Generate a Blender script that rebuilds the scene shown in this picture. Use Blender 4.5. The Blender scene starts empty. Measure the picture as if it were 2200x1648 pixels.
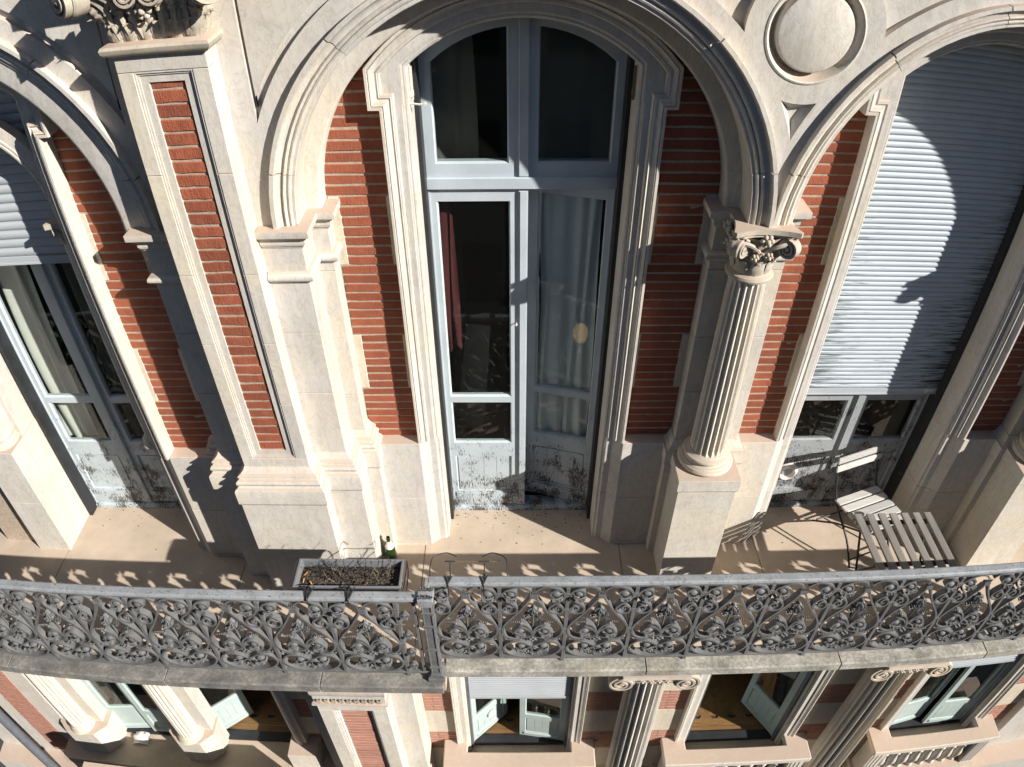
import bpy, bmesh, math, random
from math import pi, sin, cos, sqrt, radians
from mathutils import Vector, Matrix
from mathutils.geometry import tessellate_polygon

random.seed(7)
scene = bpy.context.scene
COL = scene.collection

# ------------------------------------------------------------------ camera
cam_data = bpy.data.cameras.new('camera')
cam = bpy.data.objects.new('camera', cam_data)
COL.objects.link(cam)
cam_data.type = 'PANO'                                  # wide drone lens with barrel distortion
cam_data.panorama_type = 'FISHEYE_LENS_POLYNOMIAL'
cam_data.sensor_width = 36.0
cam_data.sensor_fit = 'HORIZONTAL'
cam_data.fisheye_fov = radians(180)
POLY = (0.03888725449, 0.00018496802, -3.5803484637e-05, 9.14306511e-07)
cam_data.fisheye_polynomial_k0 = 0.0
cam_data.fisheye_polynomial_k1 = -POLY[0]
cam_data.fisheye_polynomial_k2 = -POLY[1]
cam_data.fisheye_polynomial_k3 = -POLY[2]
cam_data.fisheye_polynomial_k4 = -POLY[3]
cam_data.clip_start = 0.05
cam_data.clip_end = 500
CAM_PITCH, CAM_ROLL, CAM_YAW = 0.7010, 0.0050, -0.0025
cam.location = (-0.047, -3.894, 5.0)
cam.matrix_world = (Matrix.Translation(cam.location) @ Matrix.Rotation(-CAM_YAW, 4, 'Z')
                    @ Matrix.Rotation(pi / 2 - CAM_PITCH, 4, 'X') @ Matrix.Rotation(-CAM_ROLL, 4, 'Z'))
scene.camera = cam

# ------------------------------------------------------------------ daylight
SUN_L = Vector((-1.66, 1.0, -1.09)).normalized()        # the way the light travels
sun_data = bpy.data.lights.new('sun', 'SUN')
sun_data.energy = 5.0
sun_data.angle = radians(0.53)
sun_data.color = (1.0, 0.955, 0.895)
sun = bpy.data.objects.new('sun', sun_data)
sun.rotation_euler = SUN_L.to_track_quat('-Z', 'Y').to_euler()
sun.location = (12, -8, 12)
COL.objects.link(sun)
world = bpy.data.worlds.new('World')
scene.world = world
world.use_nodes = True
wn = world.node_tree
wn.nodes.clear()
wo = wn.nodes.new('ShaderNodeOutputWorld')
wb = wn.nodes.new('ShaderNodeBackground')
ws = wn.nodes.new('ShaderNodeTexSky')
ws.sky_type = 'NISHITA'
ws.sun_disc = False
ws.air_density = 0.75            # a very clear, deep sky
ws.dust_density = 0.3
S = -SUN_L
ws.sun_elevation = math.asin(S.z)
ws.sun_rotation = math.atan2(S.x, S.y)
wb.inputs['Strength'].default_value = 0.05
wn.links.new(ws.outputs[0], wb.inputs[0])
wn.links.new(wb.outputs[0], wo.inputs[0])
scene.view_settings.view_transform = 'Standard'
scene.view_settings.look = 'None'
scene.view_settings.exposure = 0.74
scene.view_settings.gamma = 1.0
scene.view_settings.use_curve_mapping = False
scene.cycles.max_bounces = 8
scene.cycles.diffuse_bounces = 4
scene.cycles.transparent_max_bounces = 12
scene.cycles.use_denoising = True

# ------------------------------------------------------------------ materials
def nt(name):
    m = bpy.data.materials.new(name)
    m.use_nodes = True
    t = m.node_tree
    return m, t, t.nodes['Principled BSDF'], t.nodes, t.links

def ramp(nodes, stops, interp='LINEAR'):
    r = nodes.new('ShaderNodeValToRGB')
    r.color_ramp.interpolation = interp
    e = r.color_ramp.elements
    while len(e) < len(stops):
        e.new(0.5)
    for k, (p, c) in enumerate(stops):
        e[k].position = p
        e[k].color = (c[0], c[1], c[2], 1) if len(c) == 3 else c
    return r

def coords(nodes, links, kind='pos', scale=(1, 1, 1), loc=(0, 0, 0)):
    mp = nodes.new('ShaderNodeMapping')
    mp.inputs['Scale'].default_value = scale
    mp.inputs['Location'].default_value = loc
    if kind == 'pos':
        g = nodes.new('ShaderNodeNewGeometry')
        links.new(g.outputs['Position'], mp.inputs[0])
    else:
        g = nodes.new('ShaderNodeTexCoord')
        links.new(g.outputs['Object'], mp.inputs[0])
    return mp

def noise(nodes, links, vec, scale, detail=6, rough=0.55, dist=0.0):
    n = nodes.new('ShaderNodeTexNoise')
    n.inputs['Scale'].default_value = scale
    n.inputs['Detail'].default_value = detail
    n.inputs['Roughness'].default_value = rough
    n.inputs['Distortion'].default_value = dist
    links.new(vec.outputs[0], n.inputs['Vector'])
    return n

def mixc(nodes, links, fac, a, b, blend='MIX'):
    m = nodes.new('ShaderNodeMix')
    m.data_type = 'RGBA'
    m.blend_type = blend
    for sock, v in ((m.inputs[0], fac), (m.inputs[6], a), (m.inputs[7], b)):
        if isinstance(v, (int, float)):
            sock.default_value = v
        elif isinstance(v, tuple):
            sock.default_value = (v[0], v[1], v[2], 1)
        else:
            links.new(v, sock)
    return m.outputs[2]

def math_node(nodes, links, op, a, b=None):
    m = nodes.new('ShaderNodeMath')
    m.operation = op
    for k, v in enumerate((a, b)):
        if v is None:
            continue
        if isinstance(v, (int, float)):
            m.inputs[k].default_value = v
        else:
            links.new(v, m.inputs[k])
    return m.outputs[0]

def bump(nodes, links, bsdf, height, strength, dist=0.01):
    b = nodes.new('ShaderNodeBump')
    b.inputs['Strength'].default_value = strength
    b.inputs['Distance'].default_value = dist
    links.new(height, b.inputs['Height'])
    links.new(b.outputs[0], bsdf.inputs['Normal'])

def top_mask(nodes, links, lo=0.6, hi=0.95):
    g = nodes.new('ShaderNodeNewGeometry')
    s = nodes.new('ShaderNodeSeparateXYZ')
    links.new(g.outputs['True Normal'], s.inputs[0])
    mr = nodes.new('ShaderNodeMapRange')
    mr.inputs[1].default_value = lo
    mr.inputs[2].default_value = hi
    links.new(s.outputs[2], mr.inputs[0])
    return mr.outputs[0]

def obj_rand(nodes):
    return nodes.new('ShaderNodeObjectInfo').outputs['Random']

def make_stone(name, c1, c2, dust=(0.47, 0.355, 0.275), grime=0.55):
    m, t, b, N, L = nt(name)
    v = coords(N, L)
    n1 = noise(N, L, v, 2.2, 8, 0.6, 0.6)
    n2 = noise(N, L, v, 14, 6, 0.6)
    n3 = noise(N, L, v, 160, 3, 0.6)
    vs = coords(N, L, scale=(9, 9, 1.1))
    n4 = noise(N, L, vs, 1.6, 5, 0.6, 0.4)
    r1 = ramp(N, [(0.32, c1), (0.68, c2)])
    L.new(n1.outputs[0], r1.inputs[0])
    r2 = ramp(N, [(0.42, (1, 1, 1)), (0.72, (0.80, 0.78, 0.75))])
    L.new(n4.outputs[0], r2.inputs[0])
    c = mixc(N, L, grime, r1.outputs[0], r2.outputs[0], 'MULTIPLY')
    r3 = ramp(N, [(0.30, (0.72, 0.70, 0.67)), (0.46, (1, 1, 1))])
    L.new(n2.outputs[0], r3.inputs[0])
    c = mixc(N, L, 0.35, c, r3.outputs[0], 'MULTIPLY')
    n5 = noise(N, L, v, 0.9, 5, 0.65, 1.2)
    r5 = ramp(N, [(0.45, (0, 0, 0)), (0.70, (0.8, 0.8, 0.8))])
    L.new(n5.outputs[0], r5.inputs[0])
    c = mixc(N, L, r5.outputs[0], c, (0.63, 0.565, 0.44))
    # thin grey veins and runs
    vv = coords(N, L, scale=(3.5, 3.5, 1.3))
    n6 = noise(N, L, vv, 2.6, 9, 0.72, 2.2)
    r6 = ramp(N, [(0.47, (1, 1, 1)), (0.50, (0.78, 0.77, 0.76)), (0.53, (1, 1, 1))])
    L.new(n6.outputs[0], r6.inputs[0])
    c = mixc(N, L, 0.8, c, r6.outputs[0], 'MULTIPLY')
    # blocks of one bed differ a little
    ri = ramp(N, [(0, (0.93, 0.93, 0.945)), (1, (1.05, 1.03, 0.99))])
    L.new(obj_rand(N), ri.inputs[0])
    c = mixc(N, L, 1.0, c, ri.outputs[0], 'MULTIPLY')
    # rosy dust and lichen lying on the ledges
    tm = top_mask(N, L, 0.55, 0.9)
    rd = ramp(N, [(0.25, (0.6, 0.6, 0.6)), (0.5, (1, 1, 1))])
    L.new(n2.outputs[0], rd.inputs[0])
    tmf = math_node(N, L, 'MULTIPLY', tm, 0.85)
    c = mixc(N, L, math_node(N, L, 'MULTIPLY', tmf, rd.outputs[0]), c, dust)
    L.new(c, b.inputs['Base Color'])
    b.inputs['Roughness'].default_value = 0.86
    b.inputs['Specular IOR Level'].default_value = 0.25
    h = math_node(N, L, 'ADD', math_node(N, L, 'MULTIPLY', n3.outputs[0], 0.35), n2.outputs[0])
    bump(N, L, b, h, 0.35, 0.006)
    return m

MAT = {}
MAT['stone'] = make_stone('limestone', (0.54, 0.51, 0.462), (0.625, 0.595, 0.545))
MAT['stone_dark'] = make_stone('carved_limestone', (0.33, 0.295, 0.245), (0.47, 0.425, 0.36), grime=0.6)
MAT['stone_warm'] = make_stone('warm_limestone', (0.54, 0.485, 0.39), (0.64, 0.585, 0.49), dust=(0.46, 0.38, 0.30))

def make_brick(name, a, bcol):
    m, t, b, N, L = nt(name)
    v = coords(N, L)
    n1 = noise(N, L, v, 11, 6, 0.65)
    vv = coords(N, L, scale=(55, 55, 9))
    n2 = noise(N, L, vv, 2.2, 4, 0.6)
    n3 = noise(N, L, v, 120, 4, 0.7)
    r = ramp(N, [(0.3, a), (0.7, bcol)])
    L.new(n1.outputs[0], r.inputs[0])
    ri = ramp(N, [(0, (0.80, 0.78, 0.76)), (0.5, (1, 1, 1)), (1, (1.12, 1.08, 1.04))])
    L.new(obj_rand(N), ri.inputs[0])
    c = mixc(N, L, 1.0, r.outputs[0], ri.outputs[0], 'MULTIPLY')
    r3 = ramp(N, [(0.26, (0.45, 0.42, 0.4)), (0.38, (1, 1, 1))])
    L.new(n3.outputs[0], r3.inputs[0])
    c = mixc(N, L, 0.6, c, r3.outputs[0], 'MULTIPLY')
    L.new(c, b.inputs['Base Color'])
    b.inputs['Roughness'].default_value = 0.9
    h = math_node(N, L, 'ADD', n3.outputs[0], math_node(N, L, 'MULTIPLY', n2.outputs[0], 1.2))
    bump(N, L, b, h, 0.8, 0.006)
    return m
MAT['brick'] = make_brick('brick_red', (0.262, 0.070, 0.034), (0.345, 0.105, 0.053))
MAT['brick_pink'] = make_brick('brick_pink', (0.40, 0.19, 0.135), (0.48, 0.25, 0.185))

def simple(name, col, rough=0.7, metal=0.0, nscale=8, var=0.2, bumpk=0.0, spec=0.5, dirt=None):
    m, t, b, N, L = nt(name)
    v = coords(N, L)
    n1 = noise(N, L, v, nscale, 6, 0.6)
    lo = tuple(x * (1 - var) for x in col)
    hi = tuple(min(1, x * (1 + var)) for x in col)
    r = ramp(N, [(0.3, lo), (0.7, hi)])
    L.new(n1.outputs[0], r.inputs[0])
    c = r.outputs[0]
    if dirt:
        n2 = noise(N, L, v, nscale * 6, 5, 0.7)
        rr = ramp(N, [(dirt[1], (0, 0, 0)), (dirt[1] + 0.1, (1, 1, 1))])
        L.new(n2.outputs[0], rr.inputs[0])
        c = mixc(N, L, rr.outputs[0], c, dirt[0])
    L.new(c, b.inputs['Base Color'])
    b.inputs['Roughness'].default_value = rough
    b.inputs['Metallic'].default_value = metal
    b.inputs['Specular IOR Level'].default_value = spec
    if bumpk:
        n3 = noise(N, L, v, nscale * 18, 4, 0.6)
        bump(N, L, b, n3.outputs[0], bumpk, 0.004)
    return m
MAT['mortar'] = simple('mortar', (0.40, 0.325, 0.245), 0.95, nscale=40, var=0.2, bumpk=0.4)
MAT['iron'] = simple('grey_painted_cast_iron', (0.125, 0.126, 0.126), 0.62, nscale=14, var=0.22, bumpk=0.25, spec=0.4,
                     dirt=((0.085, 0.085, 0.085), 0.62))
MAT['iron_top'] = simple('worn_grey_handrail_paint', (0.255, 0.268, 0.28), 0.6, nscale=9, var=0.2, bumpk=0.4,
                         dirt=((0.115, 0.095, 0.085), 0.56))
MAT['black_metal'] = simple('black_track_metal', (0.018, 0.019, 0.021), 0.55, nscale=10, var=0.3)
MAT['dark_iron'] = simple('dark_wire', (0.022, 0.022, 0.024), 0.5, nscale=10, var=0.3)
MAT['floor_cement'] = simple('beige_balcony_cement', (0.475, 0.385, 0.295), 0.92, nscale=3.2, var=0.14, bumpk=0.35,
                             dirt=((0.36, 0.275, 0.20), 0.62))
MAT['plastic'] = simple('grey_planter_plastic', (0.16, 0.165, 0.175), 0.5, nscale=6, var=0.08)
MAT['soil'] = simple('dry_potting_soil', (0.055, 0.042, 0.03), 1.0, nscale=70, var=0.6, bumpk=1.0)
MAT['grit'] = simple('dark_grit', (0.09, 0.075, 0.06), 0.95, nscale=60, var=0.4)
MAT['twig'] = simple('dead_twig', (0.15, 0.125, 0.095), 0.9, nscale=30, var=0.4)
MAT['twig_dark'] = simple('dead_black_twig', (0.03, 0.025, 0.02), 0.9, nscale=30, var=0.4)
MAT['butt'] = simple('cigarette_filter_orange', (0.55, 0.26, 0.08), 0.8, nscale=50, var=0.2)
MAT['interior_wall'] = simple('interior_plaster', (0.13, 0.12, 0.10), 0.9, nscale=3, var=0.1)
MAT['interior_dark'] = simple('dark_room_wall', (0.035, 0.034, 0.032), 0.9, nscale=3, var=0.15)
MAT['street'] = simple('street_asphalt', (0.06, 0.058, 0.055), 0.9, nscale=2, var=0.25, bumpk=0.3)
MAT['render_grey'] = simple('grey_house_render', (0.20, 0.19, 0.175), 0.9, nscale=1, var=0.1)
MAT['zinc'] = simple('zinc_gutter', (0.16, 0.17, 0.19), 0.5, 0.3, nscale=9, var=0.15)
MAT['pvc'] = simple('white_pvc_vent', (0.70, 0.66, 0.61), 0.5, nscale=10, var=0.06)
MAT['brass'] = simple('brass_fitting', (0.30, 0.22, 0.12), 0.45, 0.6, nscale=12, var=0.2)
MAT['label_paper'] = simple('white_bottle_collar', (0.75, 0.73, 0.68), 0.6, nscale=20, var=0.06)
MAT['cream_paper'] = simple('cream_paper', (0.6, 0.58, 0.52), 0.8, nscale=12, var=0.05)
MAT['red_cloth'] = simple('red_cloth', (0.07, 0.008, 0.009), 0.9, nscale=12, var=0.2)

def make_slab(name, cols, moss):
    m, t, b, N, L = nt(name)
    v = coords(N, L)
    n1 = noise(N, L, v, 5, 8, 0.65)
    n2 = noise(N, L, v, 38, 6, 0.75)
    n3 = noise(N, L, v, 2.1, 4, 0.6)
    r = ramp(N, [(0.36, cols[0]), (0.5, cols[1]), (0.64, cols[2])])
    L.new(n1.outputs[0], r.inputs[0])
    # grey moss towards the corner stone, pale stone elsewhere
    r2 = ramp(N, [(0.44, (0, 0, 0)), (0.56, (1, 1, 1))])
    L.new(n2.outputs[0], r2.inputs[0])
    c = mixc(N, L, math_node(N, L, 'MULTIPLY', r2.outputs[0], moss), r.outputs[0], (0.10, 0.098, 0.085))
    r3 = ramp(N, [(0.55, (0, 0, 0)), (0.7, (1, 1, 1))])
    L.new(n3.outputs[0], r3.inputs[0])
    c = mixc(N, L, math_node(N, L, 'MULTIPLY', r3.outputs[0], 0.4), c, (0.19, 0.155, 0.085))
    n4 = noise(N, L, v, 90, 3, 0.6)
    r4 = ramp(N, [(0.66, (0, 0, 0)), (0.72, (1, 1, 1))])
    L.new(n4.outputs[0], r4.inputs[0])
    c = mixc(N, L, r4.outputs[0], c, (0.52, 0.50, 0.45))
    L.new(c, b.inputs['Base Color'])
    b.inputs['Roughness'].default_value = 0.95
    bump(N, L, b, n2.outputs[0], 0.7, 0.006)
    return m
MAT['slab'] = make_slab('weathered_slab_stone', ((0.10, 0.098, 0.092), (0.19, 0.182, 0.165), (0.30, 0.28, 0.245)), 0.5)
MAT['slab_pale'] = make_slab('pale_lichened_slab_stone', ((0.23, 0.215, 0.185), (0.40, 0.375, 0.325), (0.52, 0.485, 0.42)), 0.42)

def make_paint(name, col, wear=0.0, under=(0.09, 0.08, 0.07), bare=(0.26, 0.12, 0.05), zfade=None):
    """old blue-grey paint on wood; wear sets how much has flaked off, zfade (z_low, z_high) where it gets sparse"""
    m, t, b, N, L = nt(name)
    v = coords(N, L)
    vs = coords(N, L, scale=(70, 70, 17))
    n1 = noise(N, L, v, 4, 5, 0.6)
    r = ramp(N, [(0.3, tuple(x * 0.9 for x in col)), (0.7, tuple(min(1, x * 1.06) for x in col))])
    L.new(n1.outputs[0], r.inputs[0])
    c = r.outputs[0]
    n2 = noise(N, L, vs, 1.6, 9, 0.72, 0.8)
    n3 = noise(N, L, v, 7, 3, 0.5)
    hsum = math_node(N, L, 'ADD', math_node(N, L, 'MULTIPLY', n2.outputs[0], 0.65), math_node(N, L, 'MULTIPLY', n3.outputs[0], 0.35))
    if zfade:
        g = N.new('ShaderNodeNewGeometry')
        s = N.new('ShaderNodeSeparateXYZ')
        L.new(g.outputs['Position'], s.inputs[0])
        mr = N.new('ShaderNodeMapRange')
        mr.inputs[1].default_value = zfade[0]
        mr.inputs[2].default_value = zfade[1]
        mr.inputs[3].default_value = wear
        mr.inputs[4].default_value = 0.0
        L.new(s.outputs[2], mr.inputs[0])
        wv = mr.outputs[0]
    else:
        wv = wear
    th = math_node(N, L, 'SUBTRACT', 0.30, math_node(N, L, 'MULTIPLY', wv, -0.25)) if False else None
    k = math_node(N, L, 'ADD', hsum, wv)
    r2 = ramp(N, [(0.655, (0, 0, 0)), (0.675, (1, 1, 1))])
    L.new(k, r2.inputs[0])
    n4 = noise(N, L, v, 9, 3, 0.5)
    r4 = ramp(N, [(0.64, under), (0.68, bare)])
    L.new(n4.outputs[0], r4.inputs[0])
    c = mixc(N, L, r2.outputs[0], c, r4.outputs[0])
    # fine cracks in the paint
    vc = coords(N, L, scale=(60, 60, 12))
    n5 = noise(N, L, vc, 1.4, 6, 0.7, 1.5)
    r5 = ramp(N, [(0.475, (1, 1, 1)), (0.497, (0.25, 0.25, 0.26)), (0.52, (1, 1, 1))])
    L.new(n5.outputs[0], r5.inputs[0])
    cw = math_node(N, L, 'MULTIPLY', wv, 2.4) if not isinstance(wv, float) else min(1.0, wv * 2.4)
    c = mixc(N, L, cw, c, r5.outputs[0], 'MULTIPLY')
    L.new(c, b.inputs['Base Color'])
    b.inputs['Roughness'].default_value = 0.6
    b.inputs['Specular IOR Level'].default_value = 0.3
    inv = math_node(N, L, 'SUBTRACT', 1.0, r2.outputs[0])
    bump(N, L, b, math_node(N, L, 'ADD', inv, math_node(N, L, 'MULTIPLY', n5.outputs[0], 0.2)), 0.8, 0.004)
    return m
BLUE = (0.47, 0.525, 0.55)
MAT['paint'] = make_paint('old_blue_grey_paint', BLUE, 0.155, zfade=(0.1, 1.6))
MAT['paint_up'] = make_paint('blue_grey_paint', (0.44, 0.495, 0.53), 0.0)
MAT['paint_dark'] = make_paint('flaking_grey_paint', (0.34, 0.36, 0.37), 0.14, under=(0.05, 0.048, 0.046), zfade=(0.3, 2.2))
MAT['paint_green'] = make_paint('sage_green_paint', (0.40, 0.475, 0.455), 0.0)

def make_shutter():
    m, t, b, N, L = nt('grimy_roller_shutter')
    v = coords(N, L)
    n1 = noise(N, L, v, 3, 5, 0.6)
    r = ramp(N, [(0.3, (0.42, 0.475, 0.515)), (0.7, (0.49, 0.545, 0.585))])
    L.new(n1.outputs[0], r.inputs[0])
    vs = coords(N, L, scale=(3.2, 3, 60))
    n2 = noise(N, L, vs, 1.3, 7, 0.65, 0.3)
    g = N.new('ShaderNodeNewGeometry')
    s = N.new('ShaderNodeSeparateXYZ')
    L.new(g.outputs['Position'], s.inputs[0])
    # soot gathers along both ends of the slats, most at the lower right
    dx = math_node(N, L, 'ABSOLUTE', math_node(N, L, 'SUBTRACT', s.outputs[0], 2.70))
    mr = N.new('ShaderNodeMapRange')
    mr.inputs[1].default_value = 0.18
    mr.inputs[2].default_value = 0.62
    mr.inputs[3].default_value = -0.10
    mr.inputs[4].default_value = 0.10
    L.new(dx, mr.inputs[0])
    mz = N.new('ShaderNodeMapRange')
    mz.inputs[1].default_value = 1.4
    mz.inputs[2].default_value = 3.4
    mz.inputs[3].default_value = 0.08
    mz.inputs[4].default_value = -0.10
    L.new(s.outputs[2], mz.inputs[0])
    k = math_node(N, L, 'ADD', n2.outputs[0], math_node(N, L, 'ADD', mr.outputs[0], mz.outputs[0]))
    rr = ramp(N, [(0.50, (0, 0, 0)), (0.70, (1, 1, 1))])
    L.new(k, rr.inputs[0])
    c = mixc(N, L, rr.outputs[0], r.outputs[0], (0.035, 0.033, 0.03))
    L.new(c, b.inputs['Base Color'])
    b.inputs['Roughness'].default_value = 0.55
    return m
MAT['shutter'] = make_shutter()
MAT['shutter_clean'] = simple('pale_grey_shutter', (0.42, 0.45, 0.47), 0.55, nscale=3, var=0.06)

def make_wood(name, c1, c2, axis='x', rough=0.85):
    m, t, b, N, L = nt(name)
    sc = {'x': (3, 40, 40), 'y': (40, 3, 40), 'z': (40, 40, 3)}[axis]
    v = coords(N, L, 'obj', scale=sc)
    n1 = noise(N, L, v, 1.2, 8, 0.7, 0.6)
    r = ramp(N, [(0.32, c1), (0.66, c2)])
    L.new(n1.outputs[0], r.inputs[0])
    ri = ramp(N, [(0, (0.8, 0.8, 0.8)), (1, (1.12, 1.1, 1.08))])
    L.new(obj_rand(N), ri.inputs[0])
    c = mixc(N, L, 1.0, r.outputs[0], ri.outputs[0], 'MULTIPLY')
    L.new(c, b.inputs['Base Color'])
    b.inputs['Roughness'].default_value = rough
    bump(N, L, b, n1.outputs[0], 0.5, 0.003)
    return m
MAT['grey_wood'] = make_wood('weathered_grey_wood_slat', (0.17, 0.15, 0.13), (0.30, 0.275, 0.245), 'y')
MAT['pale_wood'] = make_wood('bleached_wood_slat', (0.40, 0.385, 0.36), (0.55, 0.535, 0.505), 'x')
MAT['parquet'] = make_wood('oak_parquet', (0.13, 0.068, 0.026), (0.24, 0.135, 0.055), 'x', 0.45)

def make_glass(name, tint=(0.9, 0.93, 0.92), refl=1.0, alpha=0.03):
    m = bpy.data.materials.new(name)
    m.use_nodes = True
    t = m.node_tree
    t.nodes.clear()
    N, L = t.nodes, t.links
    o = N.new('ShaderNodeOutputMaterial')
    tr = N.new('ShaderNodeBsdfTransparent')
    tr.inputs[0].default_value = (tint[0], tint[1], tint[2], 1)
    gl = N.new('ShaderNodeBsdfGlossy')
    gl.inputs['Roughness'].default_value = 0.015
    df = N.new('ShaderNodeBsdfDiffuse')           # a film of dust on the pane
    df.inputs[0].default_value = (0.5, 0.48, 0.44, 1)
    lw = N.new('ShaderNodeLayerWeight')
    lw.inputs[0].default_value = 0.5
    fr5 = math_node(N, L, 'POWER', lw.outputs['Facing'], 5.0)
    fres = math_node(N, L, 'ADD', 0.042, math_node(N, L, 'MULTIPLY', fr5, 0.95))
    v = coords(N, L)
    wv = noise(N, L, v, 3.0, 2, 0.5)
    bp = N.new('ShaderNodeBump')
    bp.inputs['Strength'].default_value = 0.05
    bp.inputs['Distance'].default_value = 0.02
    L.new(wv.outputs[0], bp.inputs['Height'])
    L.new(bp.outputs[0], gl.inputs['Normal'])
    m1 = N.new('ShaderNodeMixShader')
    fk = math_node(N, L, 'MULTIPLY', fres, refl)
    L.new(fk, m1.inputs[0])
    L.new(tr.outputs[0], m1.inputs[1])
    L.new(gl.outputs[0], m1.inputs[2])
    n2 = noise(N, L, v, 60, 3, 0.7)
    r2 = ramp(N, [(0.60, (0.004, 0.004, 0.004)), (0.78, (alpha, alpha, alpha))])
    L.new(n2.outputs[0], r2.inputs[0])
    m2 = N.new('ShaderNodeMixShader')
    L.new(r2.outputs[0], m2.inputs[0])
    L.new(m1.outputs[0], m2.inputs[1])
    L.new(df.outputs[0], m2.inputs[2])
    L.new(m2.outputs[0], o.inputs[0])
    return m
MAT['glass'] = make_glass('old_window_glass')

def make_curtain():
    m = bpy.data.materials.new('sheer_white_curtain')
    m.use_nodes = True
    t = m.node_tree
    t.nodes.clear()
    N, L = t.nodes, t.links
    o = N.new('ShaderNodeOutputMaterial')
    d = N.new('ShaderNodeBsdfDiffuse')
    d.inputs[0].default_value = (0.88, 0.88, 0.86, 1)
    tl = N.new('ShaderNodeBsdfTranslucent')
    tl.inputs[0].default_value = (0.75, 0.74, 0.71, 1)
    tr = N.new('ShaderNodeBsdfTransparent')
    a = N.new('ShaderNodeMixShader')
    a.inputs[0].default_value = 0.06
    L.new(d.outputs[0], a.inputs[1])
    L.new(tl.outputs[0], a.inputs[2])
    c = N.new('ShaderNodeMixShader')
    v = coords(N, L, scale=(400, 400, 400))
    n = noise(N, L, v, 1, 2, 0.5)
    r = ramp(N, [(0.3, (0.0, 0.0, 0.0)), (0.7, (0.12, 0.12, 0.12))])
    L.new(n.outputs[0], r.inputs[0])
    L.new(r.outputs[0], c.inputs[0])
    L.new(a.outputs[0], c.inputs[1])
    L.new(tr.outputs[0], c.inputs[2])
    L.new(c.outputs[0], o.inputs[0])
    return m
MAT['curtain'] = make_curtain()
MAT['curtain_ochre'] = simple('ochre_curtain', (0.21, 0.185, 0.125), 0.9, nscale=5, var=0.12)
mb_, tb_, bb_, Nb_, Lb_ = nt('green_bottle_glass')
bb_.inputs['Base Color'].default_value = (0.03, 0.075, 0.018, 1)
bb_.inputs['Roughness'].default_value = 0.08
bb_.inputs['Transmission Weight'].default_value = 0.55
MAT['bottle'] = mb_
ml_, tl_, bl_, Nl_, Ll_ = nt('lamp_glow')
bl_.inputs['Base Color'].default_value = (0.8, 0.55, 0.25, 1)
bl_.inputs['Emission Color'].default_value = (1.0, 0.62, 0.25, 1)
bl_.inputs['Emission Strength'].default_value = 1.6
MAT['lamp'] = ml_

# ------------------------------------------------------------------ mesh helpers
def M_plan(p, q, b):      # path in plan (x, y), third axis up
    return (p, q, b)

def M_face(p, q, b):      # path on the facade (x, z), third axis out of the wall
    return (p, -b, q)

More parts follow.
